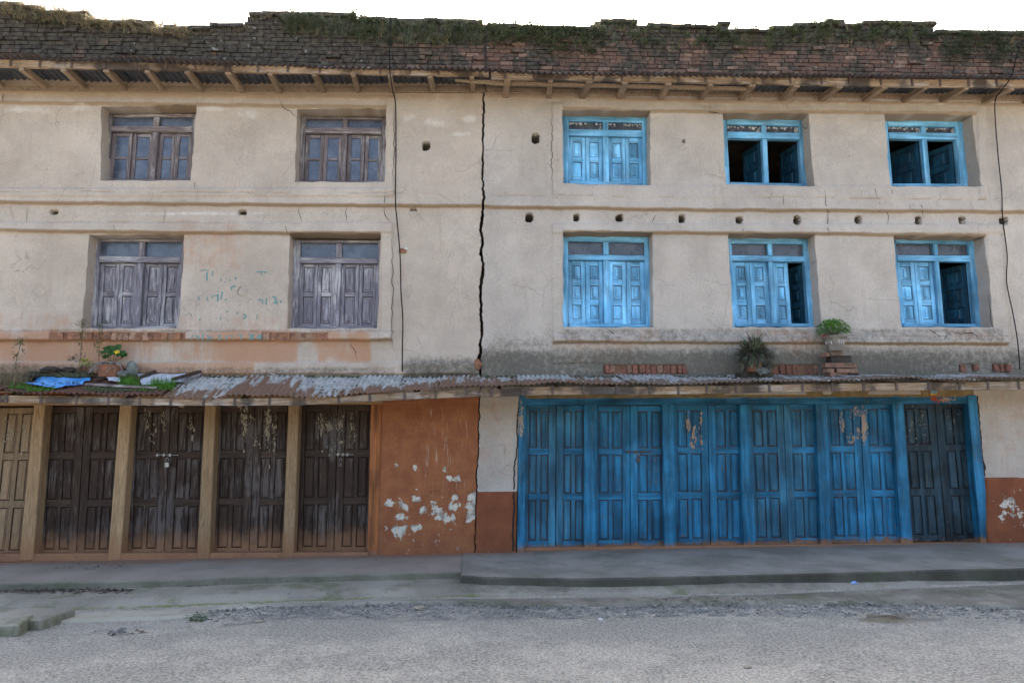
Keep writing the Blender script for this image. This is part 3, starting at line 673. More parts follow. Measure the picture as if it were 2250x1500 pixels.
# ------------------------------------------------------------------ cracks, writing
def strip(pts, wd, side, mb, off=.003, taper=True):     # a thin ribbon lying on the plaster, following its relief
    n = len(pts); L = []; Rr = []
    for i, (x, y) in enumerate(pts):
        a = pts[max(i-1, 0)]; b = pts[min(i+1, n-1)]; dx, dy = b[0]-a[0], b[1]-a[1]; l = math.hypot(dx, dy) or 1
        k = (wd[i] if isinstance(wd, list) else wd)/2
        if taper: k *= max(.15, min(1, 2.5*min(i+.3, n-1-i+.3)/n))
        nx, ny = -dy/l*k, dx/l*k; Y = surfY(side, x, y)-off
        L.append(P(x+nx, y+ny, Y)); Rr.append(P(x-nx, y-ny, Y))
    for i in range(n-1): mb.poly([L[i], L[i+1], Rr[i+1], Rr[i]])
def jag(pts, step=7, a=2.2):
    r = []
    for i in range(len(pts)-1):
        (x1, y1), (x2, y2) = pts[i], pts[i+1]; l = math.hypot(x2-x1, y2-y1); k = max(1, int(l/step))
        for j in range(k):
            t = j/k; r.append((x1+(x2-x1)*t+rnd.uniform(-a, a), y1+(y2-y1)*t+rnd.uniform(-a, a)))
    return r+[pts[-1]]
cl = MB(); cr = MB()
for pts, wd in [([(612,215),(622,238),(640,244),(655,262)],1.6),([(845,455),(848,478),(862,492)],1.6),([(844,425),(846,455)],1.3),([(627,490),(632,515)],1.3),([(866,230),(866,330),(862,420)],1.4),
                ([(862,500),(863,620),(861,750),(872,790)],1.6),([(768,750),(780,770),(786,790)],1.3),([(425,398),(428,415)],1.2),([(655,455),(663,490)],1.1),([(742,500),(741,512)],1.3),
                ([(250,490),(252,508)],1),([(8,205),(6,225)],1.5),([(60,455),(58,490)],1),([(365,455),(360,490)],1),([(760,455),(762,490)],1.2),([(540,640),(526,628),(520,645),(530,652)],1)]: strip(jag(pts), wd, 'L', cl)
for pts, wd in [([(1560,228),(1559,246),(1590,252)],2),([(1728,228),(1733,240)],1.6),([(1800,252),(1812,245)],1.5),([(1720,430),(1722,455)],1.4),([(1812,415),(1818,470),(1820,490)],1.6),([(1925,440),(1940,455),(1930,467)],1.3),
                ([(2205,495),(2200,520)],1),([(1630,500),(1633,514)],1.4),([(1822,475),(1815,495),(1822,515)],1.6),([(1950,455),(1952,500)],1.3),([(2024,440),(2030,480)],1.4),([(1440,472),(1432,490)],1.5),
                ([(1958,412),(1960,430)],1.4),([(1920,405),(1928,436)],1.4),([(1700,420),(1690,436)],1),([(1330,722),(1350,735),(1365,742)],2),([(1785,742),(1790,748),(1783,752)],1.6),([(2090,725),(2110,735),(2140,732),(2160,742)],2.4),([(2040,722),(2060,735)],1.8),([(2080,730),(2075,745)],1.6),
                ([(1213,230),(1212,330),(1213,430)],1.3),([(2170,640),(2178,700),(2190,740)],1.4)]: strip(jag(pts), wd, 'R', cr)
tag(cl.build('crack', M['crackc'], WALL['L']), kind='stuff'); tag(cr.build('crack', M['crackc'], WALL['R']), kind='stuff')
ck = MB(); strip(jag([(1143,872),(1138,905),(1136,980),(1131,1020),(1129,1075)], 6, 1.5), 3, 'R', ck, .004, False); ck.build('crack', M['crackc'], WALL['R']); ck = MB(); strip(jag([(1128,1080),(1130,1110),(1127,1160),(1128,1210)], 6, 1.2), 4, 'R', ck, .004, False); ck.build('crack', M['crackc'], WALL['R']); ck = MB()
strip(jag([(2147,870),(2150,900),(2155,960),(2160,1020)], 6, 1.2), 3, 'R', ck, .004, False); strip(jag([(2158,1000),(2162,1030),(2163,1048)], 6, 2), 7, 'R', ck, .004)
ck.build('crack', M['crackc'], WALL['R'])
wr = MB()
def zpt(x, y): return (400+x/7.5, 560+y/7.5)            # the writing, as read off an enlarged view
STROKES = [([(310,262),(350,252),(380,245),(440,258)],14),([(408,285),(412,340),(410,425)],26),([(505,262),(500,350)],18),([(570,245),(580,255)],12),([(645,385),(640,435)],18),([(700,455),(712,440)],16),([(790,400),(800,435)],20),([(885,360),(875,405)],24),
 ([(1230,280),(1280,280),(1330,275),(1410,288)],18),([(1310,290),(1305,335)],16),([(1415,215),(1412,235)],12),([(1092,300),(1090,325)],12),([(345,170),(350,185)],10),([(365,350),(368,362)],12),
 ([(810,580),(812,540),(845,515),(885,515)],26),([(590,600),(600,610)],22),([(665,600),(660,650),(640,735)],22),([(495,675),(508,712)],22),([(515,668),(560,670),(590,672)],14),([(590,650),(588,765)],26),([(410,690),(415,730),(430,755)],16),([(265,695),(290,735)],22),([(710,730),(722,752)],24),
 ([(1250,745),(1280,735),(1320,742)],20),([(1325,740),(1322,810)],20),([(1395,710),(1378,820)],22),([(1495,680),(1530,700),(1548,720),(1540,760),(1575,790)],26),([(1490,798),(1540,790),(1575,805)],16),([(1610,755),(1635,790)],24),([(1570,840),(1590,832)],14),
 ([(945,825),(968,842)],12),([(270,905),(278,898)],14),([(290,1050),(296,1080)],24),([(725,935),(755,925)],24),([(918,935),(915,970)],22),([(1000,985),(1045,985),(1055,1015),(1000,1055)],24),([(645,965),(642,985)],10),([(636,1025),(632,1070)],16),([(570,1040),(568,1058)],10),([(745,1072),(765,1085)],18),([(1245,975),(1230,1065)],10),
 ([(180,1315),(150,1395)],18),([(215,1335),(245,1330),(240,1360),(270,1350),(280,1315),(275,1405)],16),([(355,1300),(330,1400)],22),([(400,1330),(445,1345),(440,1385),(410,1410)],20),([(495,1335),(480,1400)],18),([(590,1330),(640,1325),(595,1370),(650,1385),(600,1400)],16),([(735,1330),(725,1400)],18),([(780,1325),(850,1350)],16),([(905,1325),(1000,1320)],16),([(985,1325),(965,1400)],18),
 ([(1090,1310),(1190,1315),(1120,1350),(1190,1370),(1100,1392)],22),([(1310,1312),(1250,1330),(1240,1375),(1300,1385),(1310,1345),(1250,1350)],20)]
for pts, wd in STROKES: strip(jag([zpt(*p) for p in pts], 2.2, .5), wd/7.5*1.05, 'L', wr, .004, False)
tag(wr.build('painted_writing', M['teal'], WALL['L']), kind='stuff')

# ------------------------------------------------------------------ windows and doors
class Quad:                          # a leaning four-sided opening: u left to right, v top to bottom, y depth
    def __init__(s, pts, Y):
        s.c = [P(p[0], p[1], Y) for p in pts]; s.Y = Y
        s.w = (s.c[1]-s.c[0]).length; s.h = (s.c[3]-s.c[0]).length
    def __call__(s, u, v, y):
        a = s.c[0].lerp(s.c[1], u); b = s.c[3].lerp(s.c[2], u); p = a.lerp(b, v); return Vector((p.x, y, p.z))
    def box(s, mb, u0, u1, v0, v1, y0, y1, mi=0, j=0):
        r = lambda: rnd.uniform(-j, j)
        mb.quadbox([s(u0+r(), v0+r(), y0), s(u1+r(), v0+r(), y0), s(u1+r(), v1+r(), y0), s(u0+r(), v1+r(), y0), s(u0, v0, y1), s(u1, v0, y1), s(u1, v1, y1), s(u0, v1, y1)], mi)
def leafmap(q, u0, u1, v0, v1, y):   # closed leaf: d = metres towards the street
    return lambda a, b, d: q(u0+(u1-u0)*a, v0+(v1-v0)*b, y-d), (u1-u0)*q.w, (v1-v0)*q.h
def openmap(q, uh, v0, v1, y, width, ang, side=1):  # leaf swung inwards about its hinge edge at uh
    ca, sa = math.cos(ang), math.sin(ang)
    def f(a, b, d):
        h = q(uh, v0+(v1-v0)*b, y); s_ = (1-a)*width if side > 0 else a*width
        dx = -ca if side > 0 else ca; nx = Vector((-sa*side, -ca, 0)) if side > 0 else Vector((sa, -ca, 0))
        return h+Vector((dx*s_, sa*s_, 0))+nx*d
    return f, width, (v1-v0)*q.h
def leaf(mp, parent, cols, rows, mat, math_, gap, stile=.055, rail=.05, midrail=.07, mid=.05, th=.034, glass=None, name='shutter', raise_=.003, inset=.30, sides=None, botrail=None, jw=.008):
    f, Wd, H = mp; mb = MB(); sd_ = sides or (stile, stile)
    def bx(mbx, a0, a1, b0, b1, d0, d1, mi=0):
        mbx.quadbox([f(a0, b0, d1), f(a1, b0, d1), f(a1, b1, d1), f(a0, b1, d1), f(a0, b0, d0), f(a1, b0, d0), f(a1, b1, d0), f(a0, b1, d0)], mi)
    sl, sr = sd_[0]/Wd, sd_[1]/Wd; rt = rail/H; rb = (botrail or rail)/H; mr = midrail/H; mw = mid/Wd; e = .0018/Wd
    bx(mb, e, sl, 0.002, .998, -th, 0); bx(mb, 1-sr, 1-e, .002, .998, -th, 0)
    edges = []
    tot = sum(rows); avail = 1-rt-rb-mr*(len(rows)-1); y = rt
    for r in rows: edges.append((y, y+avail*r/tot)); y += avail*r/tot+mr
    bx(mb, sl+e, 1-sr-e, .002, rt, -th, -.0015, 1); bx(mb, sl+e, 1-sr-e, 1-rb, .998, -th, -.0015, 1)
    for i in range(len(rows)-1): bx(mb, sl+e, 1-sr-e, edges[i][1], edges[i+1][0], -th, -.0015, 1)
    cw = (1-sl-sr-mw*(cols-1))/cols; colsx = [(sl+i*(cw+mw), sl+i*(cw+mw)+cw) for i in range(cols)]
    for i in range(cols-1):
        for (b0, b1) in edges: bx(mb, colsx[i][1], colsx[i+1][0], b0, b1, -th, -.002)
    if not glass: bx(mb, sl-.01, 1-sr+.01, .01, .99, -th-.006, -.022, 2)
    o = mb.build(name, [mat, math_, gap], parent, bevel=.0025)
    for (a0, a1) in colsx:
        for (b0, b1) in edges:
            pb = MB(); ga = jw/Wd; gb = jw/H
            if glass:
                bx(pb, a0, a1, b0, b1, -.022, -.016); pb.build('pane', glass, parent)
            else:
                A0, A1, B0, B1 = a0+ga, a1-ga, b0+gb, b1-gb; ia = (A1-A0)*inset*.5; ib = min((B1-B0)*.5*.4, ia*Wd/H)
                if inset > .4: ib = (B1-B0)*.14
                o8 = [f(A0, B0, -.014), f(A1, B0, -.014), f(A1, B1, -.014), f(A0, B1, -.014)]
                i4 = [f(A0+ia, B0+ib, -.013), f(A1-ia, B0+ib, -.013), f(A1-ia, B1-ib, -.013), f(A0+ia, B1-ib, -.013)]
                t4 = [f(A0+ia*1.25, B0+ib*1.2, raise_-.004), f(A1-ia*1.25, B0+ib*1.2, raise_-.004), f(A1-ia*1.25, B1-ib*1.2, raise_-.004), f(A0+ia*1.25, B1-ib*1.2, raise_-.004)]
                bk = [f(A0, B0, -.024), f(A1, B0, -.024), f(A1, B1, -.024), f(A0, B1, -.024)]
                n = len(pb.v); pb.v += [tuple(p) for p in bk+o8+i4+t4]
                for g in range(3):
                    for k in range(4): pb.f.append((n+4*g+k, n+4*g+(k+1) % 4, n+4*g+4+(k+1) % 4, n+4*g+4+k)); pb.mi.append(0)
                pb.f.append((n+12, n+13, n+14, n+15)); pb.mi.append(0)
                pb.build('panel', mat, parent)
    return o
def window(parent, pts, Y, fr, tr, mu, mats, halves, torn=False, glassm=None, kind='L'):
    mv, mh, gap = mats; q = Quad(pts, Y); f = MB()
    l, t, r, b = fr; yb = Y+.09
    q.box(f, -.03, l, 0, 1, Y, yb, 0, .004); q.box(f, 1-r, 1.03, 0, 1, Y, yb, 0, .004)
    q.box(f, l+.002, 1-r-.002, 0, t, Y+.002, yb, 1, .003); q.box(f, l+.002, 1-r-.002, 1-b, 1.0, Y-.012, yb, 1, .003)
    root = f.build('window', [mv, mh], parent, bevel=.004)
    g = MB(); q.box(g, l, 1-r, tr[0], tr[1], Y-.006, yb-.01, 0, .004); g.build('transom', mh, root, bevel=.004)
    g = MB(); q.box(g, mu[0], mu[1], t+.002, tr[0]-.003, Y+.001, yb-.015, 0, .003); q.box(g, mu[0], mu[1], tr[1]+.003, 1-b-.002, Y+.001, yb-.015, 0, .003)
    g.build('mullion', mv, root, bevel=.004)
    for (a, c) in ((l, mu[0]), (mu[1], 1-r)):
        g = MB(); q.box(g, a, c, t, tr[0], Y+.045, Y+.051)
        if torn != 'open': g.build('pane', glassm or M['glass'], root)
        if torn:                     # rags of plastic film left along the edges of the light
            g = MB(); n = 26
            for k in range(n):
                u = a+(c-a)*(k+rnd.uniform(-.4, .4))/n; wd = (c-a)*rnd.uniform(.02, .07); hh = rnd.choice([.25, .3, .45, .2])*(tr[0]-t); v0 = t+(tr[0]-t)*rnd.uniform(.05, .18)
                if rnd.random() < .45: continue
                q.box(g, u, u+wd, v0, v0+hh*rnd.uniform(.3, .8), Y+.038, Y+.041, 0, .006)
            for k in range(5):
                u = c-(c-a)*rnd.uniform(.02, .12); v0 = t+(tr[0]-t)*rnd.uniform(.2, .8); q.box(g, u, u+.02, v0, v0+.03, Y+.037, Y+.040, 0, .008)
            tag(g.build('torn_film', M['torn'], root), kind='stuff')
    for hi, spec in enumerate(halves):
        a, c = ((l, mu[0]), (mu[1], 1-r))[hi]; n = len(spec)
        for k, sp in enumerate(spec):
            if sp is None: continue
            u0 = a+(c-a)*k/n; u1 = a+(c-a)*(k+1)/n
            if sp['t'] == 'c':
                leaf(leafmap(q, u0+.001, u1-.001, tr[1]+.004, 1-b-.004, Y+.035+sp.get('dy', 0)+rnd.uniform(0, .006)), root, 1, sp['rows'], mv, mh, gap, **sp.get('kw', {}))
            else:
                leaf(openmap(q, u1-.004, tr[1]+.006, 1-b-.006, Y+.10, sp['w'], math.radians(sp['a'])), root, 1, sp['rows'], *sp['mats'], **sp.get('kw', {}))
    return root, q
gm = (M['w_mauve'], M['w_mauve_h'], M['w_gap']); gg = (M['w_grey'], M['w_grey_h'], M['w_gap']); ub = (M['ublue'], M['ublue_h'], M['w_gapo'])
gl = dict(t='c', rows=[1, .95], kw=dict(glass=M['glass'], stile=.05, rail=.045, midrail=.032, botrail=.03))
window(BL, [(238,249),(438,250),(425,398),(226,398)], .18, (.045,.05,.06,.02), (.19,.275), (.50,.565), gm, [[dict(gl), dict(gl, dy=.012)], [dict(gl, dy=.01), dict(gl)]])
window(BL, [(664,256),(851,258),(847,401),(657,401)], .18, (.045,.035,.06,.02), (.17,.255), (.475,.535), gm, [[dict(gl, dy=.008), dict(gl)], [dict(gl), dict(gl, dy=.014)]])
g2 = dict(t='c', rows=[1, 1.05], kw=dict(stile=.05, rail=.04, midrail=.06, inset=.36))
window(BL, [(208,524),(412,526),(398,722),(198,722)], .18, (.06,.03,.06,.03), (.20,.265), (.475,.54), gg, [[dict(g2), dict(g2)], [dict(g2, dy=.01), dict(g2, dy=.01)]])
window(BL, [(648,527),(843,528),(835,722),(642,722)], .18, (.06,.03,.06,.03), (.20,.265), (.465,.53), gg, [[dict(g2), dict(g2)], [dict(g2), dict(g2)]])
b2 = dict(t='c', rows=[1, 1], kw=dict(stile=.055, rail=.07, midrail=.08, inset=.42)); b3 = dict(t='c', rows=[1, 1, 1], kw=dict(stile=.06, rail=.065, midrail=.085, inset=.46))
window(BRT, [(1236,252),(1425,256),(1427,409),(1238,404)], .17, (.07,.09,.07,.045), (.21,.30), (.465,.53), ub, [[dict(b2), dict(b2)], [dict(b2), dict(b2)]], True, M['glass_b'])
op = lambda w_, a_, r_: dict(t='o', w=w_, a=a_, rows=r_, mats=(M['blue_shaded'], M['blue_shaded'], M['w_gap']), kw=dict(stile=.06, rail=.07, midrail=.08, inset=.42))
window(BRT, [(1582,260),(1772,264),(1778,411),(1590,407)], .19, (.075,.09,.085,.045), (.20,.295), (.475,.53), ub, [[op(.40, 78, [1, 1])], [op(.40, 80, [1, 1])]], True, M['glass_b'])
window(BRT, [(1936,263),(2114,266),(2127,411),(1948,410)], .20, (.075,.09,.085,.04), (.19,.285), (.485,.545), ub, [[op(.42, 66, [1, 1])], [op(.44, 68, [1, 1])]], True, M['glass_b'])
window(BRT, [(1236,518),(1431,521),(1434,720),(1238,718)], .17, (.06,.06,.075,.04), (.205,.265), (.455,.515), ub, [[dict(b3), dict(b3)], [dict(b3), dict(b3)]], False, M['glass_b'])
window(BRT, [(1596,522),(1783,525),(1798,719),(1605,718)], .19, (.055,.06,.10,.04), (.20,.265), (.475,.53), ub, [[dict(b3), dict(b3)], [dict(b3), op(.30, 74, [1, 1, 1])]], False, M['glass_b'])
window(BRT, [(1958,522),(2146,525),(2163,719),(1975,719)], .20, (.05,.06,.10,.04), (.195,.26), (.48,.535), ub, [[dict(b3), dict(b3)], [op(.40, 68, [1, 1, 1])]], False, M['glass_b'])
# curtain behind the left light of the middle blue window
cq = Quad([(1607,535),(1660,536),(1660,562),(1608,562)], .30); n = 24; V = []; Fq = []
for i in range(n+1):
    for j in (0, 1): p = cq(i/n, j, .30+.012*math.sin(i*1.9)); V.append(tuple(p-wloc(BRT)))
for i in range(n): Fq.append((2*i, 2*i+2, 2*i+3, 2*i+1))
npmesh('curtain', V, Fq, simple('faded_pink_curtain', (.5, .42, .45), (.62, .58, .58), 30), BRT)
# crumbling sill under the open blue windows
def door(parent, pts, Y, mats, cols=2, rows=(1, 1.02, 1.05), gapu=.0, split=.5, frame=None):
    mv, mh, gap = mats; q = Quad(pts, Y); g = MB(); q.box(g, -.02, 1.02, -.01, 1.0, Y+.06, Y+.075); root = g.build('door', gap, parent)
    for k, (u0, u1) in enumerate(((.0, split-.003), (split+.003, 1.0))):
        sl = (.055, .095) if k == 0 else (.095, .055)
        leaf(leafmap(q, u0, u1, .002, .996, Y+rnd.uniform(0, .006)), root, cols, rows, mv, mh, gap, sides=sl, rail=.075, midrail=.085, mid=.05, th=.04, inset=.20, name='door_leaf', botrail=.085, jw=.011)
    return root, q
dk = (M['w_dark'], M['w_dark_h'], M['w_gap']); lt = (M['w_light'], M['w_light'], M['w_gap']); bl = (M['blue'], M['blue_h'], M['w_gapo']); bt = (M['blue_teal'], M['blue_h'], M['w_gapo']); bk = (M['black'], M['black'], M['w_gap'])
LD = []
for pts, mt in [([(-85,896),(84,894),(52,1226),(-130,1228)], lt), ([(101,893),(272,892),(246,1224),(86,1224)], dk), ([(292,892),(458,892),(440,1222),(278,1222)], dk), ([(478,891),(642,890),(627,1220),(466,1220)], dk), ([(662,890),(822,888),(812,1218),(654,1218)], dk)]:
    LD.append(door(BL, pts, .13, mt))
RD = []
for pts, mt in [([(1154,889),(1291,889),(1290,1204),(1150,1204)], bt), ([(1306,890),(1462,890),(1464,1202),(1306,1202)], bl), ([(1478,888),(1632,888),(1641,1199),(1482,1199)], bl), ([(1643,888),(1799,887),(1810,1197),(1656,1197)], bt), ([(1812,886),(1966,885),(1985,1194),(1826,1194)], bl), ([(1978,884),(2129,882),(2160,1191),(2000,1191)], bk)]:
    RD.append(door(BRT, pts, .10, mt))
def slab(parent, name, pts, y0, y1, mat, bevel=.006, j=.0):
    q = Quad(pts, y0); mb = MB(); n = 6; horiz = q.w > q.h
    for k in range(n):
        a, b = k/n, (k+1)/n
    if horiz: q.box(mb, 0, 1, 0, 1, y0, y1, 0, j)
    else: q.box(mb, 0, 1, 0, 1, y0, y1, 0, j)
    return mb.build(name, mat, parent, bevel=bevel)
for pts in ([(-120,886),(-95,886),(-160,1232),(-185,1232)], [(74,889),(99,889),(72,1231),(41,1232)], [(263,889),(289,889),(264,1231),(236,1232)], [(450,888),(474,888),(460,1230),(432,1231)], [(634,887),(657,886),(645,1228),(620,1229)]):
    slab(BL, 'post', pts, -.02, .14, M['w_tan'], .008)
slab(BL, 'post', [(815,884),(839,883),(829,1222),(807,1223)], -.012, .14, M['jamb_o'])
slab(BL, 'lintel', [(-330,868),(842,868),(841,888),(-330,891)], -.035, .13, M['w_tan_h'])
slab(BL, 'threshold', [(-360,1218),(810,1213),(810,1226),(-360,1240)], -.008, .14, M['thresh'], .012)
for pts in ([(1284,884),(1311,884),(1312,1211),(1284,1211)], [(1455,884),(1480,884),(1486,1209),(1459,1209)], [(1625,883),(1648,883),(1661,1208),(1634,1208)], [(1792,882),(1817,882),(1829,1203),(1804,1203)], [(1961,880),(1985,880),(2007,1201),(1981,1201)]):
    slab(BRT, 'post', pts, .03, .12, M['blue'], .006)
slab(BRT, 'door_frame', [(1141,870),(1156,870),(1153,1212),(1136,1213)], -.015, .12, M['blue'])
slab(BRT, 'door_frame', [(2126,868),(2146,868),(2178,1197),(2156,1198)], -.015, .12, M['blue'])
slab(BRT, 'lintel', [(1146,858),(2140,854),(2142,886),(1146,890)], .0, .12, M['lintel_b'], .006)
slab(BRT, 'threshold', [(1152,1203),(2160,1191),(2162,1198),(1152,1211)], .025, .12, M['thresh'], .008)

# peeled paper and paint on the doors
def flakes(parent, q, spots, mat, name='torn_paper', y=None):
    g = MB()
    for (cx, cy, rx, ry, n, vert) in spots:
        for k in range(int(n*1.7)):
            x = rnd.gauss(cx, rx/1.7); yy = rnd.gauss(cy, ry/1.6); sx = rnd.choice([.4, .6, .8, 1.1, 1.9])*rnd.uniform(.7, 1.2); sy = sx*rnd.uniform(1, vert); m_ = rnd.randint(6, 9); pts = []
            for i in range(m_):
                t = -2*math.pi*i/m_; r = rnd.uniform(.5, 1.15); pts.append(P(x+sx*r*math.cos(t), yy+sy*r*math.sin(t), y-rnd.random()*.0006))
            g.poly(pts)
    return tag(g.build(name, mat, parent), kind='stuff')
flakes(LD[2][0], None, [(325,925,6,30,22,4),(358,925,5,24,16,4),(335,960,8,20,14,3),(420,925,5,30,18,4)], M['paper'], y=.1255)
flakes(LD[3][0], None, [(538,925,6,34,60,4),(552,918,4,10,10,2),(588,930,6,44,70,5),(565,970,20,16,20,2),(604,960,5,30,24,4)], M['paper'], y=.1255)
flakes(LD[4][0], None, [(706,935,7,22,34,4),(722,934,8,14,50,2),(745,934,9,14,50,2),(775,940,6,22,26,4),(748,972,14,8,20,1.6),(735,985,20,10,16,2)], M['paper'], y=.1255)
flakes(LD[0][0], None, [(22,950,10,26,70,2),(55,945,10,30,60,2)], M['paper'], y=.1255)
flakes(RD[2][0], None, [(1512,930,4,20,26,5),(1524,950,5,16,34,3),(1540,925,3,20,16,5),(1541,970,3,10,8,3),(1522,975,6,12,14,3)], M['paperp'], y=.0955)
flakes(RD[4][0], None, [(1850,930,5,20,24,5),(1880,905,12,9,50,2),(1898,930,4,24,90,6),(1886,950,5,14,24,3),(1870,965,8,12,22,3),(1900,960,6,12,18,3)], M['paperp'], y=.0955)
flakes(BRT, None, [(1145,920,6,22,60,3),(1144,945,5,10,26,2)], M['paperp'], y=-.0165)
flakes(RD[5][0], None, [(2010,920,14,26,16,1.2),(2030,950,20,30,14,1.2),(2090,930,16,24,10,1.2)], M['paper'], y=.0955)
# bolts; padlocks hang from them
def bolt(parent, cx, cy, y, mat, L=22):
    g = MB(); a = P(cx-L, cy-.5, y-.022); b = P(cx+L, cy+.5, y-.022); g.tube([a, b], .006, 8)
    for dx in (-.7, -.15, .35): c = P(cx+L*dx, cy, y); g.box(c.x-.012, c.x+.012, y-.03, y-.002, c.z-.018, c.z+.018)
    g.build('bolt', mat, parent, bevel=.001)
def padlock(px, py, y, label, mat, s=1.0):
    c = P(px, py, y-.03); t = thing('padlock', c, label, 'padlock'); g = MB(); g.box(c.x-.022*s, c.x+.022*s, c.y-.011, c.y+.011, c.z-.055*s, c.z-.005*s)
    g.build('lock_body', mat, t, bevel=.004); g = MB()
    g.tube([c+Vector((math.cos(a)*.015*s, 0, .02*s+math.sin(a)*.018*s)) for a in [-.9+i*(math.pi+1.8)/10 for i in range(11)]], .0035, 6); g.build('shackle', M['steel'], t)
bolt(LD[2][0], 366, 999, .13, M['steel'], 26); bolt(LD[4][0], 757, 998, .13, M['steel'], 20); bolt(RD[1][0], 1401, 992, .10, M['iron'], 30)
padlock(367, 1014, .13, 'pale steel padlock on the long bolt of the left bolted dark brown door', M['steel'], 1.25)
padlock(748, 1014, .13, 'small worn padlock hanging on the dark brown door beside the orange wall', M['iron'], 1.1)
padlock(1402, 1004, .10, 'blackened padlock hanging on the bolt of a blue door', M['iron'], 1.1)
# little picture and red smear over the sooty door
g = MB(); q = Quad([(2042,857),(2061,857),(2061,868),(2042,869)], -.003); q.box(g, 0, 1, 0, 1, -.006, -.001); st_ = g.build('picture_card', simple('card_red_border', (.4, .05, .04)), BRT)
g = MB(); q.box(g, .08, .92, .08, .62, -.0075, -.0062); g.build('picture_print', simple('card_blue_print', (.05, .25, .55), (.3, .4, .2), 90), st_)
g = MB(); q.box(g, .08, .92, .7, .88, -.0075, -.0062); g.build('picture_stripe', simple('card_yellow_stripe', (.7, .55, .05)), st_)
flakes(BRT, None, [(2052,876,8,5,50,1),(2068,878,16,4,50,1)], simple('vermilion_powder', (.45, .07, .025)), 'vermilion_smear', y=-.002)
flakes(BRT, None, [(2080,877,14,5,40,1)], M['paperp'], 'pale_smear', y=-.0035)

# ------------------------------------------------------------------ corrugated roofs: upper eave and lower canopy
def sheetroof(parent, name, wallp, edgep, Yw, Ye, cuts, mats, amp=.011, pitch=.075, over=.02, curl=0, pnt=0):
    """wallp / edgep: photo polylines of the roof line at the wall and at the eave"""
    root = bpy.data.objects.new(name, None); C.objects.link(root); root.parent = parent
    ewx, ewz = W([p[0] for p in edgep], [p[1] for p in edgep], Ye); wwx, wwz = W([p[0] for p in wallp], [p[1] for p in wallp], Yw)
    ez = lambda x: np.interp(x, ewx, ewz); wz = lambda x: np.interp(x, wwx, wwz)
    for k in range(len(cuts)-1):
        xa = float(W(cuts[k], 870 if pnt else 150, Ye)[0]); xb = float(W(cuts[k+1], 870 if pnt else 150, Ye)[0])+.05
        n = int((xb-xa)/pitch*8); ts = np.linspace(-rnd.uniform(0, .0), 1, 9); lift = .004+(k % 2)*(.016 if pnt else .009); ext = rnd.uniform(-.03, .05); sk = rnd.uniform(-.03, .03)
        xs = np.linspace(xa, xb, n+1); X, T = np.meshgrid(xs, ts); Tt = T
        Y = Yw+(Ye-ext*1-Yw)*Tt; Z = wz(X)+(ez(X)-wz(X))*Tt+amp*np.sin(2*np.pi*X/pitch)+lift
        Z += curl*(fbm(X, Y, .35, 80+k)-.5)*Tt*2+.01*(rnd.random()-.5)*Tt
        Y = Y+Tt*.012*(fbm(X, X*0, .1, 95)-.5)*2
        Xs = X+sk*(1-Tt)
        V1 = np.stack([Xs, Y, Z], -1).reshape(-1, 3); V2 = V1.copy(); V2[:, 2] -= .0015
        nn = len(V1); ids = np.arange(nn).reshape(X.shape); a = np.stack([ids[:-1, :-1], ids[1:, :-1], ids[1:, 1:], ids[:-1, 1:]], -1).reshape(-1, 4)
        e1 = np.stack([ids[-1, :-1], ids[-1, :-1]+nn, ids[-1, 1:]+nn, ids[-1, 1:]], -1)
        Fq = np.concatenate([a, a[:, ::-1]+nn, e1]); V = np.concatenate([V1, V2])-np.array(wloc(parent))
        npmesh('roof_sheet', V, Fq, mats[k % len(mats)] if not callable(mats) else mats(k), root)
    return root, ez, wz
def fascia(root, pts_top, hgt, Y, cuts, mat, th=.04, strapstep=70, x0=0, x1=2250, strapw=.030, sh=1.05):
    tx = [p[0] for p in pts_top]; ty = [p[1] for p in pts_top]
    for k in range(len(cuts)-1):
        a, b = cuts[k], cuts[k+1]; n = max(2, int((b-a)/60)); mb = MB(); dz = rnd.uniform(-.004, .004)
        for i in range(n):
            p = a+(b-a)*i/n; q_ = a+(b-a)*(i+1)/n
            T = [P(p, np.interp(p, tx, ty), Y), P(q_, np.interp(q_, tx, ty), Y)]; B_ = [P(q_, np.interp(q_, tx, ty)+hgt, Y), P(p, np.interp(p, tx, ty)+hgt, Y)]
            pts = T+B_; base = len(mb.v)
            if i == 0: mb.v += [tuple(pts[0]), tuple(pts[3]), (pts[0].x, Y+th, pts[0].z), (pts[3].x, Y+th, pts[3].z)]
            j = rnd.uniform(-.003, .003)
            mb.v += [(pts[1].x, Y+j, pts[1].z), (pts[2].x, Y+j, pts[2].z+rnd.uniform(-.003, .004)), (pts[1].x, Y+th, pts[1].z), (pts[2].x, Y+th, pts[2].z)]
            o = (len(mb.v)-8)
            for f_ in ((o, o+1, o+5, o+4), (o+2, o+6, o+7, o+3), (o, o+4, o+6, o+2), (o+1, o+3, o+7, o+5)): mb.f.append(f_); mb.mi.append(0)
        o = len(mb.v)-4; mb.f.append((o, o+1, o+3, o+2)); mb.mi.append(0); mb.f.append((0, 2, 3, 1)); mb.mi.append(0)
        mb.build('fascia_board', mat, root, bevel=0)
    x = x0+rnd.uniform(10, 40)
    while x < x1:
        y = float(np.interp(x, tx, ty)); g = MB(); c = P(x, y+hgt*.36, Y); s_ = hgt/172*sh*.62
        g.box(c.x-strapw*.5, c.x+strapw*rnd.uniform(.35, .5), Y-.012, Y-.004, c.z-s_, c.z+s_*.75)
        g.build('strap', M['iron'], root, bevel=.001); x += strapstep*rnd.uniform(.92, 1.08)
eaveL = [(-400,112),(0,122),(530,137),(1065,154)]; eaveR = [(1072,151),(1200,160),(1500,163),(2250,170),(2700,173)]
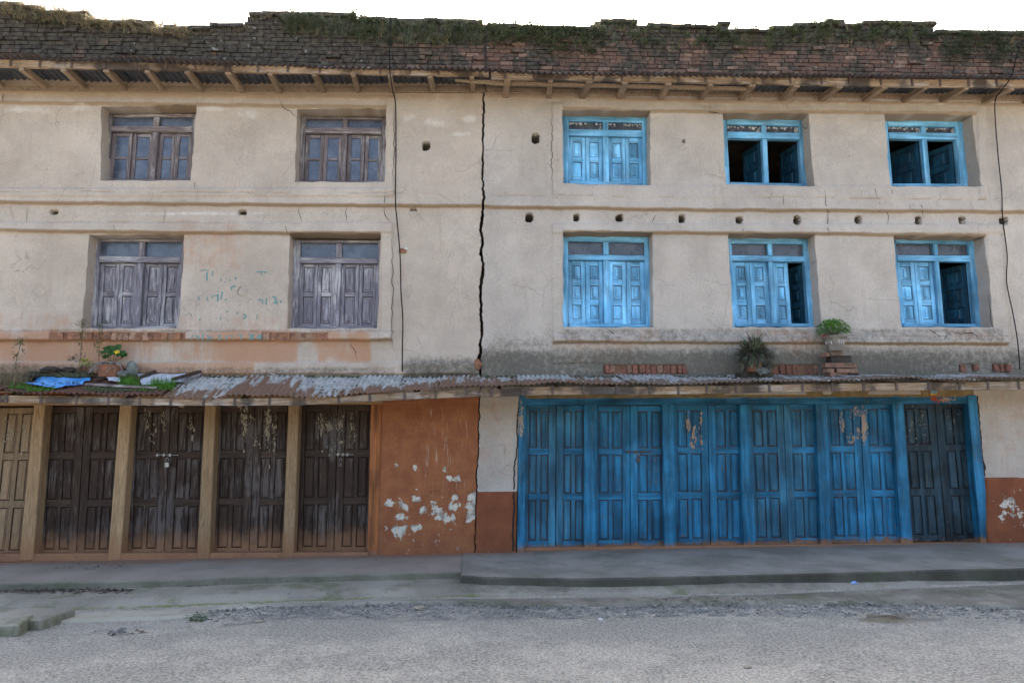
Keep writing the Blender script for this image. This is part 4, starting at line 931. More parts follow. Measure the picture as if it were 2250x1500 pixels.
rL, ezL, wzL = sheetroof(BL, 'eave_roof', [(-400,172),(0,178),(530,186),(1075,184)], eaveL, .0, -.60, [-240,-60,90,235,380,525,670,815,945,1076], [M['zinc_up']], amp=.012, pitch=.078)
rR, ezR, wzR = sheetroof(BRT, 'eave_roof', [(1060,186),(1500,204),(2250,208),(2700,208)], eaveR, .0, -.60, [1072,1215,1360,1500,1640,1780,1920,2060,2200,2340,2480], [M['zinc_up']], amp=.012, pitch=.078)
fascia(rL, [(-400,122),(0,131),(530,143),(1075,152)], 15.5, -.50, [-250,120,585,1074], M['w_fascia'], x0=-200, x1=1070, strapstep=68)
fascia(rR, [(1079,157),(1500,165),(2040,175),(2250,175),(2700,179)], 16, -.505, [1079,1573,2042,2500], M['w_fascia'], x0=1080, x1=2450, strapstep=64)
for px in [-140,-50,45,138,232,322,410,500,593,690,775,856,945,1037]:
    yo = float(np.interp(px, [0,530,1065], [150,160,170])); a = P(px, yo+3, -.50); yw = float(np.interp(px, [0,530,1065], [199,211,206])); zb = float(W(px, yw, 0)[1])
    mb = MB(); wd = rnd.uniform(.055, .075); sk = rnd.uniform(-.025, .025); mb.bar((a.x, -.49, a.z+.035), (a.x+sk, .02, zb+.05), wd, .075, jag=.004); mb.build('rafter', M['w_raft'], rL, bevel=.005)
    mb = MB(); mb.bar((a.x, -.49, a.z+.028), (a.x+sk*.5, -.20, (a.z+zb)/2+.02), wd*1.06, .05, jag=.003); 
for px in [1115,1210,1296,1374,1470,1562,1655,1752,1846,1945,2035,2125,2225,2320,2420]:
    yo = float(np.interp(px, [1065,1500,2250], [171,184,194])); a = P(px, yo+3, -.50); yw = float(np.interp(px, [1065,1500,2250], [216,224,232])); zb = float(W(px, yw, 0)[1])
    mb = MB(); sk = rnd.uniform(-.03, .03); mb.bar((a.x, -.49, a.z+.035), (a.x+sk, .02, zb+.045), rnd.uniform(.06, .085), .075, jag=.004); mb.build('rafter', M['w_raft'], rR, bevel=.005)
# wall plates and the broken batten at the joint
for root, xa, xb, ya, yb in ((rL, -250, 1066, 189, 190), (rR, 1071, 2500, 202, 212)):
    q = Quad([(xa, ya if root is rL else 192), (xb, yb), (xb, yb+12), (xa, (ya if root is rL else 192)+12)], -.045); mb = MB(); q.box(mb, 0, 1, 0, 1, -.045, .0, 0, 0); mb.build('wall_plate', M['w_raft'], root, bevel=.005)
mb = MB(); pa = P(1000, 176, -.40); pb = P(1120, 183, -.38)
mb.quadbox([(pa.x, -.40, pa.z+.012), (pb.x, -.39, pb.z+.035), (pb.x, -.39, pb.z-.04), (pa.x, -.40, pa.z-.012), (pa.x, -.37, pa.z+.012), (pb.x, -.36, pb.z+.035), (pb.x, -.36, pb.z-.04), (pa.x, -.37, pa.z-.012)])
mb.build('broken_batten', M['w_raft'], rR, bevel=.004)
mb = MB(); mb.bar(P(1122, 184, -.38), P(1640, 196, -.36), .05, .045); mb.build('batten', M['w_raft'], rR, bevel=.004)

canE = [(-400,850),(0,861),(150,866),(290,871),(400,874),(650,873),(780,866),(870,859),(1000,853),(1060,851)]; canER = [(1060,850),(1110,848),(1200,845),(1300,843),(1450,847),(1500,846),(1650,840),(1800,838),(2000,835),(2250,833),(2700,830)]
YC = -.72
cL, ecL, wcL = sheetroof(BL, 'canopy_roof', [(-400,822),(0,826),(1062,828)], canE, -.02, YC, [-320,-170,0,180,345,495,632,772,862,965,1052], lambda k: M['zinc_rust'] if k < 4 else M['zinc_low'], amp=.010, pitch=.062, curl=.03, pnt=1)
cR, ecR, wcR = sheetroof(BRT, 'canopy_roof', [(1055,827),(1500,827),(2250,826),(2700,825)], canER, -.02, YC, [1053,1140,1258,1385,1510,1640,1765,1890,2020,2150,2290,2430], lambda k: M['zinc_low'] if k < 3 else M['zinc_right'], amp=.009, pitch=.062, curl=.02, pnt=1)
fascia(cL, [(-400,860),(0,868),(330,875),(640,875),(900,862),(1062,855)], 15.5, YC+.05, [-330,160,340,657,1060], M['w_fascia'], th=.05, x0=-300, x1=1050, strapstep=72)
fascia(cR, [(1056,856),(1200,850),(1500,849),(1800,843),(2250,838),(2700,835)], 16.5, YC+.05, [1062,1328,1720,2100,2480], M['w_fascia'], th=.05, x0=1060, x1=2450, strapstep=68)
def ridge(root, ez, wz, xs):
    for px in xs:
        x = float(W(px, 870, YC)[0]); mb = MB(); za = float(ez(x))-.05; zb = float(wz(x))-.05
        mb.bar((x, YC+.1, za-.03), (x, -.005, zb-.03), .05, .06, jag=.003); mb.build('rafter', M['w_raft'], root, bevel=.004)
ridge(cL, ecL, wcL, range(-260, 1040, 130)); ridge(cR, ecR, wcR, range(1100, 2450, 130))
def roofZ(x, y):
    ez, wz = (ecL, wcL) if x < XM else (ecR, wcR); t = (y+.02)/(YC+.02); return float(wz(x)+(ez(x)-wz(x))*t)
def RF(px, py, lift=0):              # where a sight line meets the lower roof
    d = ray(px, py); lo, hi = (YC-CAM[1])/d[1], (-.02-CAM[1])/d[1]
    for _ in range(30):
        t = (lo+hi)/2; p = CAM+t*d
        if p[2] > roofZ(p[0], p[1]): lo = t
        else: hi = t
    p = CAM+(lo+hi)/2*d; return Vector((p[0], p[1], roofZ(p[0], p[1])+.012+lift))
# ------------------------------------------------------------------ ground
zA = -.068                          # foot of the walk edge
def pline(pts, Z): return [G(x, y, Z) for x, y in pts]
wl = [(-300,1292),(0,1281),(300,1275),(600,1265),(800,1260),(1016,1255)]
def walk(name, edge, x_end, mat, zt, zbot):
    e = pline(edge, zt); mb = MB(); pts = []
    fine = []
    for i in range(len(e)-1):
        n = max(1, int((e[i+1]-e[i]).length/.12))
        for j in range(n): p = e[i].lerp(e[i+1], j/n); fine.append(Vector((p.x, p.y+rnd.uniform(-.008, .008), zt)))
    fine.append(e[-1]); return fine
def build_walk(name, fine, zt, zbot, mat, back=.30, em=None):
    V = []; Fq = []; n = len(fine); rows = 12
    for i, p in enumerate(fine):
        for r in range(rows+1):
            t = r/rows; y = back+(p.y+.012-back)*t; V.append((p.x, y, zt+.006*(fbm(p.x, y, .4, 90)-.5)*2))
        V.append((p.x, p.y-.002, zt-.014+rnd.uniform(-.004, .004))); V.append((p.x, p.y-.004+rnd.uniform(-.006, .006), (zt+zbot)/2)); V.append((p.x, p.y-.006, zbot))
    R_ = rows+4
    for i in range(n-1):
        for r in range(R_-1): Fq.append((i*R_+r, i*R_+r+1, (i+1)*R_+r+1, (i+1)*R_+r))
    o = npmesh(name, V, Fq, mat, None, False, {'st': np.zeros((len(V), 4))}); mi = np.array([1 if (k % (R_-1)) >= rows else 0 for k in range(len(Fq))]); o.data.materials.append(em or M['edge']); o.data.polygons.foreach_set('material_index', mi)
    return tag(o, kind='structure')
fl = walk('pavement', wl, 0, None, 0.0, zA); o = build_walk('pavement', fl, 0.0, -.22, M['walk_l'])
wr_ = [(1013,1263),(1060,1267),(1250,1270),(1400,1269),(1600,1263),(1800,1259),(2000,1253),(2250,1248),(2600,1244)]
fr_ = walk('pavement', wr_, 0, None, .006, zA); o2 = build_walk('pavement', fr_, .006, -.22, M['walk_r'], em=M['edge_dark'])
mb = MB(); x = fr_[0].x; mb.box(x-.004, x, fr_[0].y, .3, -.2, .006); tag(mb.build('pavement_joint', M['edge']), kind='structure')
# ground sheet to the horizon, the drain apron and the road
def gridsheet(name, X0, X1, Y0, Y1, nx, ny, zf, mat, cols=None):
    xs = np.linspace(X0, X1, nx); ys = np.linspace(Y0, Y1, ny); X, Y = np.meshgrid(xs, ys); Z = zf(X, Y); V = np.stack([X, Y, Z], -1).reshape(-1, 3)
    ids = np.arange(nx*ny).reshape(ny, nx); Fq = np.stack([ids[:-1, :-1], ids[:-1, 1:], ids[1:, 1:], ids[1:, :-1]], -1).reshape(-1, 4)
    st = cols(X, Y).reshape(-1, 4) if cols else np.zeros((len(V), 4)); return tag(npmesh(name, V, Fq, mat, None, True, {'st': st}), kind='structure')
ZR = -.122
apron_far = [(-400,1285),(1016,1255),(2600,1235)]
lipe = [(-400,1375),(-150,1372),(60,1368),(200,1362),(330,1358),(430,1350),(470,1338),(560,1330),(700,1326),(900,1321),(1000,1322),(1125,1328),(1300,1329),(1500,1325),(1900,1322),(2080,1327),(2250,1336),(2600,1350)]
moss = [(-400,1350),(0,1346),(200,1341),(450,1331),(700,1321),(900,1314),(1050,1312),(1250,1310),(1450,1308),(1700,1302),(1900,1293),(2250,1280),(2600,1275)]
def yline(pts, Z):
    q = pline(pts, Z); xs = [p.x for p in q]; ys = [p.y for p in q]; return lambda X: np.interp(X, xs, ys)
yl = yline(lipe, ZR+.02); ym = yline(moss, ZR)
def apz(X, Y):
    d = Y-ym(X); z = ZR-.012+.064*sst(0, .26, d)+.03*sst(0, -.14, d); return z+.004*(fbm(X, Y, .3, 101)-.5)
def apron():
    xs = np.linspace(XL0-.5, XR1+.5, 620); ts = np.linspace(0, 1, 46); X, T = np.meshgrid(xs, ts)
    yf = -.6; yn = yl(X)+.05*(fbm(X, X*0, .25, 103)-.5)+.02*(fbm(X, X*0, .05, 104)-.5)
    Y = yf+(yn-yf)*T; Z = apz(X, Y); Z[-1] -= .05; Y[-1] = Y[-2]-.012
    d = Y-ym(X); px, py = toPx(X, Y, Z)
    g1 = .98*np.exp(-((d-.03)/.08)**2)*(.45+.8*fbm(X, Y, .35, 105))*(1-.5*sst(1000, 1100, px))
    g1 = np.maximum(g1, .30*np.exp(-((d-.05)/.25)**2)*fbm(X, Y, .5, 106)); dkm = .55*sst(920, 1010, px)*(1-.75*np.exp(-((d-.03)/.09)**2))*(1-.6*sst(0, .06, Y-yn)*0); pl_ = .75*np.exp(-((T-1)/.10)**2)*(1-.55*sst(420, 700, px)); pl_ = np.maximum(pl_, .6*(d < -.02)*(1-sst(380, 520, px)))
    st = np.stack([g1, dkm, pl_, g1*0], -1)
    V = np.stack([X, Y, Z], -1).reshape(-1, 3); ids = np.arange(len(V)).reshape(X.shape)
    Fq = np.stack([ids[:-1, :-1], ids[1:, :-1], ids[1:, 1:], ids[:-1, 1:]], -1).reshape(-1, 4)
    return tag(npmesh('drain_apron', V, Fq, M['apron'], None, True, {'st': st.reshape(-1, 4)}), kind='structure')
apron()
band = [(-400,1400),(200,1392),(420,1385),(500,1378),(640,1362),(1000,1366),(1200,1362),(1600,1354),(1900,1358),(2100,1370),(2250,1372),(2600,1380)]
yb_ = yline(band, ZR)
def rdz(X, Y):
    d = np.clip(yl(X)-Y, 0, 3); up = np.clip((yb_(X)-Y+.03)/.12, 0, 1)
    rough = .010*(fbm(X, Y, .07, 110)-.5)*(1-up)+.0025*(fbm(X, Y, .05, 111)-.5)
    return ZR-.004+.012*up+.015*sst(0, 1.5, d)+rough+.006*(fbm(X, Y, .9, 112)-.5)
def rdc(X, Y):
    px, py = toPx(X, Y, 0*X+ZR); inb = sst(-.01, .05, Y-yb_(X))*sst(-.02, .06, yl(X)+.12-Y)
    a = .55*inb*(.6+.8*fbm(X, Y, .5, 113))*sst(400, 520, px)*(1-.35*sst(1950, 2150, px)); a = np.maximum(a, .35*blob(px, py, 1400, 1345, 300, 20)); a = np.maximum(a, .35*blob(px, py, 650, 1350, 220, 14))
    b = .55*blob(px, py, 920, 1338, 26, 10)+.45*blob(px, py, 760, 1328, 30, 5)+.5*inb*(1-sst(380, 480, px))+.45*blob(px, py, 2150, 1368, 90, 8)+.5*blob(px, py, 2230, 1440, 80, 60)+.45*blob(px, py, 180, 1400, 40, 12)+.3*blob(px, py, 650, 1370, 30, 6)
    b = np.maximum(b, .42*sst(1380, 1500, py)*fbm(X, Y, .8, 114)*1.2)
    return np.stack([a, b, a*0, a*0], -1)
gridsheet('road', XL0-.5, XR1+.5, -5.0, -1.0, 900, 300, rdz, M['road'], rdc)
mb = MB(); mb.poly([(-300,-300,ZR-.03),(300,-300,ZR-.03),(300,300,ZR-.03),(-300,300,ZR-.03)]); tag(mb.build('ground', simple('dusty_ground', (.26, .235, .19), (.32, .29, .24), 1.5)), kind='structure')
mb = MB(); mb.poly([(-60,-9.5,ZR-.008),(60,-9.5,ZR-.008),(60,-4.99,ZR-.008),(-60,-4.99,ZR-.008)])
for (a, b_) in ((-60, XL0-.49), (XR1+.49, 60)): mb.poly([(a,-4.99,ZR-.008),(b_,-4.99,ZR-.008),(b_,-1.4,ZR-.008),(a,-1.4,ZR-.008)])
tag(mb.build('road_beyond', M['road']), kind='structure')

# ------------------------------------------------------------------ foliage builders
def leafq(mb, p, d, L, wd, droop=.2, up=Vector((0,0,1))):     # a folded leaf: four points and a tip
    d = d.normalized(); r = d.cross(up)
    if r.length < .05: r = Vector((1,0,0))
    r.normalize(); p1 = p+d*L*.45+Vector((0,0,-droop*L*.15)); p2 = p+d*L+Vector((0,0,-droop*L*.6))
    mb.poly([p, p1+r*wd/2, p2, p1-r*wd/2])
def blade(mb, p, d, L, wd, droop=.5, n=3):
    d = d.normalized(); r = d.cross(Vector((0,0,1)))
    if r.length < .05: r = Vector((rnd.uniform(-1,1), rnd.uniform(-1,1), 0))
    r.normalize(); pr = None; q = p.copy(); dd = d.copy()
    for i in range(n+1):
        w_ = wd*(1-i/n)*.5+.0006; cur = (q-r*w_, q+r*w_)
        if pr: mb.poly([pr[0], pr[1], cur[1], cur[0]])
        pr = cur; q = q+dd*(L/n); dd = (dd+Vector((0,0,-droop/n))).normalized()
def rdir(zmin=-.3, zmax=1, ybias=-.3):
    a = rnd.uniform(0, 2*math.pi); z = rnd.uniform(zmin, zmax); k = math.sqrt(max(0, 1-z*z)); return Vector((k*math.cos(a), k*math.sin(a)+ybias, z)).normalized()
def bush(mb, c, r, n, L, wd, mi=0, squash=.8):
    for _ in range(n):
        d = rdir(-.4, 1, -.2); p = Vector(c)+Vector((d.x*r, d.y*r, d.z*r*squash))*rnd.random()**.5; leafq(mb, p, (d+rdir()*.7), L*rnd.uniform(.6, 1.3), wd*rnd.uniform(.7, 1.3), .5)
def tuft(mb, p, n, L, wd, spread=.6, droop=.7, back=-.3):
    for _ in range(n): blade(mb, Vector(p)+Vector((rnd.gauss(0, .02), rnd.gauss(0, .012), 0)), Vector((rnd.gauss(0, spread), rnd.gauss(0, spread*.6)+back, 1)), L*rnd.uniform(.5, 1.25), wd, droop)
def zt_px(px): return float(ztop(float(W(px, 50)[0])))
# grass and weeds rooted in the parapet tops: nobody could count these
gd = MB(); gg_ = MB(); gk = MB(); gs_ = MB()
for _ in range(230):
    px = rnd.choice([rnd.uniform(-100, 210), rnd.uniform(-60, 200), rnd.uniform(200, 420), rnd.uniform(-300, -100)]); x = float(W(px, 40)[0]); z = float(ztop(x))-rnd.random()**1.4*.20; tuft(gd, (x, -.05, z), 9, rnd.uniform(.12, .28), .007, .9, 2.2, -1.0)
for _ in range(90):
    px = rnd.uniform(230, 560); x = float(W(px, 40)[0]); z = float(ztop(x))-rnd.uniform(.05, .16); tuft(gd, (x, -.03, z), 5, rnd.uniform(.05, .13), .004, .8, 2.0, -1.2)
for (a, b_, n, d0, d1) in ((620,700,60,.1,.3),(640,1060,210,.12,.36),(770,1060,120,.05,.3),(1070,1180,60,.0,.22),(1180,1420,60,.05,.3),(1600,2250,130,.0,.32),(2250,2600,60,0,.3),(560,770,30,.02,.2)):
    for _ in range(n):
        px = rnd.uniform(a, b_); x = float(W(px, 40)[0]); z = float(ztop(x))-rnd.uniform(d0, d1); tuft(rnd.choice([gd, gs_, gs_, gg_, gk]), (x, -.03, z), 8, rnd.uniform(.07, .20), .006, .8, 1.6, -1.1)
for (a, b_, n, d0, d1, r) in ((40,230,12,.05,.2,.05),(640,720,10,.03,.25,.05),(775,835,26,-.02,.28,.06),(980,1066,14,.0,.2,.04),(1068,1200,60,.02,.32,.06),(1180,1340,75,.06,.44,.055),(1380,1640,60,.04,.36,.045),(1640,1780,26,.03,.22,.045),(1780,2050,70,.03,.32,.045),(2040,2240,80,.04,.46,.07),(2250,2600,30,.02,.3,.06)):
    for _ in range(n):
        px = rnd.uniform(a, b_); x = float(W(px, 40)[0]); z = float(ztop(x))-rnd.uniform(d0, d1); mm = gk if rnd.random() < .5 or px > 2040 else gg_
        bush(mm, (x, -.07, z), r*rnd.uniform(.6, 1.3), 22, .04, .017)
tag(gd.build('dry_grass', M['lf_dry']), 'dry blond grass hanging over the mossy brick parapets', 'grass', kind='stuff')
tag(gg_.build('wall_weeds', M['lf_green']), 'green weeds and young grass growing out of the brick parapets', 'weeds', kind='stuff')
tag(gs_.build('hanging_grass', leafmat('pale_grey_green_blade', (.12, .15, .10), (.28, .31, .22), .5)), 'pale grey-green grass blades hanging down the brick parapets', 'grass', kind='stuff')
tag(gk.build('dark_ferns', M['lf_dark']), 'dark ferny ground cover clinging to the brick parapets', 'ferns', kind='stuff')
def sprig(px, py, base_py, label, mat, n=6, L=.03, spread=.5, leafy=10):    # a weed standing against the sky
    x, zb = W(px, base_py, .02); x = float(x); zb = float(zb); H = float(W(px, py, .02)[1])-zb; t = thing('weed_plant', (x, .02, zb), label, 'weed', 'weeds standing on the parapet tops'); st = MB(); lf = MB()
    for k in range(n):
        dx = rnd.gauss(0, spread)*H; h = H*rnd.uniform(.55, 1.05); pts = [Vector((x+dx*s_**1.4, .02+rnd.uniform(-.04, .04)*s_, zb+h*s_)) for s_ in (0, .35, .7, 1)]; st.tube(pts, [.0025, .002, .0015, .001], 4)
        for j in range(leafy): s_ = rnd.uniform(.25, 1); p = pts[0].lerp(pts[3], s_)+Vector((rnd.gauss(0, .006), 0, 0)); leafq(lf, p, rdir(-.2, .8, 0), L*rnd.uniform(.6, 1.2), L*.4)
    st.build('stem', M['stem'], t); lf.build('leaf_cluster', mat, t)
sprig(160, 8, 32, 'thin leggy weed against the sky at the far left of the parapet', M['lf_green'], 3, .022, .5, 9)
sprig(205, 12, 47, 'taller wispy weed just right of the leftmost leggy one', M['lf_green'], 4, .02, .3, 10)
sprig(645, 14, 30, 'pale green seedling on the raised brick step left of centre', M['lf_green'], 5, .028, .6, 7)
sprig(805, 22, 50, 'dark bushy fern where the raised brick step drops down', M['lf_dark'], 13, .04, .7, 14)
sprig(1070, 46, 60, 'yellowish weed at the gap between the two parapets', M['lf_green'], 6, .03, .8, 7)
sprig(1222, 44, 60, 'small leafy twig on the parapet left of the pale raised bricks', M['lf_dark'], 6, .03, .9, 7)
sprig(1391, 28, 48, 'upright dark sprig on the right end of the pale raised bricks', M['lf_dark'], 4, .022, .25, 12)
sprig(1497, 47, 62, 'little forked sprig right of the upright dark one', M['lf_green'], 4, .022, .8, 6)
sprig(2002, 38, 55, 'single thin stalk above the long level run of bricks', M['lf_green'], 2, .018, .3, 8)
sprig(2172, 52, 70, 'bluish spreading weed near the right end of the parapet', M['lf_dark'], 8, .03, 1.3, 8)

# ------------------------------------------------------------------ cables
def cable(name, pts, label, r=.0075):
    t = MB(); V = [P(x, y, Y) for (x, y, Y) in pts]; out = []
    for i in range(len(V)-1):
        for j in range(6):
            s_ = j/6; a = V[max(i-1, 0)]; b = V[i]; c = V[i+1]; d = V[min(i+2, len(V)-1)]
            out.append(.5*((2*b)+(c-a)*s_+(2*a-5*b+4*c-d)*s_**2+(3*b-a-3*c+d)*s_**3))
    out.append(V[-1]); t.tube(out, r, 6); o = t.build(name, M['cable'], None, smooth=True); return tag(o, label, 'cable', 'black cables running down the wall')
cable('cable', [(860,-60,.1),(858,40,-.1),(856,110,-.66),(857,160,-.66),(863,200,-.62),(869,230,-.10),(870,330,-.06),(869,440,-.09),(872,480,-.04),(879,560,-.05),(881,640,-.05),(885,700,-.05),(884,770,-.06),(884,816,-.05)], 'black cable hanging down the ochre wall just left of the big crack')
cable('cable', [(2262,60,-.1),(2235,120,-.62),(2222,168,-.66),(2200,200,-.62),(2186,228,-.10),(2192,330,-.06),(2201,420,-.08),(2203,480,-.05),(2213,560,-.05),(2212,620,-.05),(2226,690,-.06),(2236,750,-.08),(2241,812,-.06)], 'black wavy cable down the grey wall at the far right')

# ------------------------------------------------------------------ things lying on the lower roof
def lump(mb, c, r, sq=(1, 1, .7), n=(8, 6), jit=.22):
    c = Vector(c); base = len(mb.v); nu, nv = n; seed = rnd.random()*50
    for j in range(nv+1):
        th = math.pi*j/nv
        for i in range(nu):
            ph = 2*math.pi*i/nu; k = r*(1+jit*(rnd.random()-.5)*2*(0 < j < nv)); mb.v.append((c.x+k*sq[0]*math.sin(th)*math.cos(ph), c.y+k*sq[1]*math.sin(th)*math.sin(ph), c.z+k*sq[2]*math.cos(th)))
    for j in range(nv):
        for i in range(nu): mb.f.append((base+j*nu+i, base+(j+1)*nu+i, base+(j+1)*nu+(i+1) % nu, base+j*nu+(i+1) % nu)); mb.mi.append(0)
def stone(px, py, r, label, mat, cat='stone', sq=(1.1, .9, .7), name='stone', group=None):
    c = RF(px, py); mb = MB(); c = c+Vector((0, -.02, .055)); lump(mb, c+Vector((0, 0, r*sq[2]*.6)), r, sq, (9, 7), .2); return tag(mb.build(name, mat), label, cat, group)
def onbrick(cx, cy, wpx, hpx, Y, label, rz=0, rx=0, mat=None, dep=.10, grp=None):
    a = P(cx-wpx/2, cy, Y); b = P(cx+wpx/2, cy, Y); t_ = P(cx, cy-hpx/2, Y); bo = P(cx, cy+hpx/2, Y); me = bvars[rnd.randrange(6)].copy(); me.materials.clear(); me.materials.append(mat or M['brick_pile'])
    o = link('brick', me); o.location = P(cx, cy, Y+.04); o.scale = ((b.x-a.x)*.98, dep, (t_.z-bo.z)*.97); o.rotation_euler = (0, rx, rz); return tag(o, label, 'brick', grp)
# heap of bricks that carries the pot
GP = 'bricks stacked under the flowerpot'
YP = -.22
onbrick(1838, 823.5, 42, 9, YP, 'long pale brick at the bottom left of the stack under the lettered pot', .1, 0, grp=GP)
onbrick(1872, 824, 22, 9, YP-.01, 'dark short brick at the bottom right of the stack under the lettered pot', -.1, 0, M['mortar'], grp=GP)
onbrick(1820, 814.5, 17, 9, YP-.01, 'stub of reddish brick in the second layer of the stack, left end', .2, 0, grp=GP)
onbrick(1858, 815, 44, 9, YP-.02, 'long tilted orange brick in the second layer of the stack', -.12, .05, grp=GP)
onbrick(1831, 802.5, 46, 10.5, YP, 'long brown brick in the middle layer, left, of the stack', .05, 0, grp=GP)
onbrick(1868, 804, 23, 10, YP-.01, 'cracked short brick in the middle layer, right, of the stack', -.25, .06, grp=GP)
onbrick(1843, 790, 46, 13, YP+.02, 'block coloured dark as in shade between the brick layers under the lettered pot', 0, 0, M['mortar'], .13, GP)  # shade between the layers is put into this block's dark colour
onbrick(1813, 779, 11, 9, YP, 'grey end of brick beside the foot of the lettered pot, left', .3, 0, grp=GP)
onbrick(1834, 777, 27, 10, YP-.02, 'chipped orange brick right under the lettered pot', .05, -.03, grp=GP)
onbrick(1858.5, 777.5, 20, 9.5, YP, 'grey brick under the lettered pot, right of the chipped orange one', -.1, 0, M['cement'], grp=GP)
c = P(1836, 771.5, YP); kx = 1/171.0
t = thing('flowerpot', c, 'grey cement flowerpot with worn white painted letters on a brick stack', 'flowerpot')
b = MB(); b.lathe(c, [(.001, 0), (.082, 0), (.088, .01), (.128, .165), (.142, .168), (.145, .195), (.128, .197), (.12, .17), (.001, .165)], 24, 0, .012); b.build('pot', M['cement'], t, smooth=False)
g = MB()
def potstroke(pts, wd):                # white brush letters wrapped on the pot
    for i in range(len(pts)-1):
        p, q_ = pts[i], pts[i+1]; V = []
        for (x, y, s_) in ((p[0], p[1], -1), (q_[0], q_[1], -1), (q_[0], q_[1], 1), (p[0], p[1], 1)):
            dx, dy = q_[0]-p[0], q_[1]-p[1]; l = math.hypot(dx, dy); x += -dy/l*wd/2*s_; y += dx/l*wd/2*s_
            hz = (771.5-y)*kx; rr = .088+(hz-.01)/.155*.04+.003; X = (x-1836)*kx; yy = -math.sqrt(max(rr*rr-X*X, 1e-4)); V.append((c.x+X, c.y+yy, c.z+hz))
        g.poly(V[::-1])
for pts, wd in [([(1814,750),(1816,757)],1.6),([(1814,753),(1820,753)],1.4),([(1820,750),(1822,757)],1.6),([(1831,750),(1836,749),(1835,753),(1831,754)],1.5),([(1835,754),(1837,758)],1.4),([(1839,750),(1841,757)],1.8),([(1838,750),(1846,749)],1.4),([(1845,749),(1845,757)],1.8),([(1847,753),(1850,753),(1851,757)],1.5),([(1851,748),(1850,757)],1.6)]: potstroke(pts, wd*.62)
g.build('painted_letters', M['white'], t)
t = thing('herb_plant', c+Vector((0, 0, .17)), 'dense bright green leafy plant with red blossoms in the lettered pot', 'plant'); g = MB(); cc = c+Vector((-.01, 0, .26))
for _ in range(1300):
    d = rdir(-.25, 1, -.15); k = rnd.random()**.3; p = cc+Vector((d.x*.205*k, d.y*.17*k, d.z*.15*k+.005)); leafq(g, p, d+rdir()*.8, rnd.uniform(.024, .042), .020, .5)
g.build('foliage', M['lf_bright'], t); g = MB()
for _ in range(26): d = rdir(-.2, 1); g.tube([c+Vector((0, 0, .16)), cc+Vector((d.x*.08, d.y*.06, .0)), cc+Vector((d.x*.19, d.y*.15, abs(d.z)*.16))], .0018, 4)
g.build('stem', M['stem'], t); g = MB()
for _ in range(26): p = P(1812+rnd.gauss(0, 3.5), 739+rnd.gauss(0, 2.2), YP-.16); leafq(g, p, rdir(-.5, 1, -.5), .02, .018)
g.build('blossom', M['red'], t)
# spiky pot plant
c = P(1657, 817, -.26); t = thing('flowerpot', c, 'cracked terracotta flowerpot hidden under a spiky drooping plant', 'flowerpot'); b = MB(); b.lathe(c, [(.001, 0), (.085, 0), (.092, .01), (.115, .13), (.118, .15), (.10, .15), (.095, .12), (.001, .115)], 20, 0, .03); b.build('pot', M['clay'], t)
c = c+Vector((0, -.02, -.04)); t = thing('spiky_plant', c+Vector((0, 0, .12)), 'spiky rosette plant with grey-green and withered purple blades spilling over its pot', 'plant'); g1 = MB(); g2_ = MB(); cc = c+Vector((.01, 0, .30))
cc = cc+Vector((0, 0, -.05))
for _ in range(1500):
    d = rdir(-.75, 1, -.3); base = cc+Vector((d.x*.19*rnd.random()**.6, d.y*.12*rnd.random(), d.z*.17*rnd.random()**.6)); blade(g1 if rnd.random() < .48 else g2_, base, d, rnd.uniform(.09, .19), rnd.uniform(.014, .024), .9)
for (px, py) in ((1597,772),(1593,789),(1622,790),(1715,790),(1680,745),(1655,728),(1625,744),(1705,770)):
    tgt = P(px, py, -.42); blade(g1, cc, (tgt-cc)+Vector((0, 0, .10)), (tgt-cc).length*1.1, .016, .8, 5)
g1.build('green_blades', M['lf_spiky'], t); tag(g2_.build('withered_blades', M['lf_purple'], t), kind='stuff')
tag((lambda g: (bush(g, P(1692, 806, -.3), .06, 60, .07, .012), g.build('offshoot', M['lf_spiky'], None))[1])(MB()), 'small spiky offshoot growing right of the terracotta pot', 'plant')
stone(1675, 832, .075, 'smooth greenish grey stone on the roof edge before the spiky plant', M['stone'])
b = MB()
for k in range(60): p = RF(rnd.uniform(1610, 1672), rnd.uniform(826, 834)); lump(b, p, rnd.uniform(.015, .045), (1.3, 1, .5), (6, 4), .3)
for k in range(26): lump(b, P(rnd.uniform(1622, 1688), rnd.uniform(822, 830), -.26+rnd.uniform(-.05, .05)), rnd.uniform(.03, .065), (1.4, 1, .7), (7, 5), .25)
tag(b.build('soil_heap', M['soil']), 'dark heap of soil around the terracotta pot', 'soil', kind='stuff')
# left roof end: pot with bare roots and squash
c = RF(243, 833, .0); c = P(243, 833, c.y if c.y < -.1 else -.2); c.z = roofZ(c.x, c.y)+.01
t = thing('flowerpot', c, 'squat terracotta pot with pale bare roots hanging over its rim', 'flowerpot'); b = MB(); b.lathe(c, [(.001, 0), (.11, 0), (.13, .02), (.165, .13), (.17, .15), (.15, .16), (.12, .13), (.001, .12)], 20, 0, .05); b.build('pot', M['clay'], t)
g = MB()
for k in range(16):
    a = rnd.uniform(-2.9, -.25); pts = [c+Vector((rnd.gauss(0, .03), rnd.gauss(0, .02), .19))]
    for j in range(6): rr = .04+.032*j; pts.append(c+Vector((math.cos(a)*rr*1.25+rnd.gauss(0, .018), math.sin(a)*rr*.9-.02, .185-.03*max(0, j-2)**1.3+rnd.gauss(0, .012))))
    g.tube(pts, [.009, .008, .007, .006, .005, .004, .003], 5)
g.build('bare_roots', M['root'], t)
t = thing('squash_plant', c+Vector((0, 0, .17)), 'squash plant with broad dark green leaves and one yellow leaf in the rooty pot', 'plant')
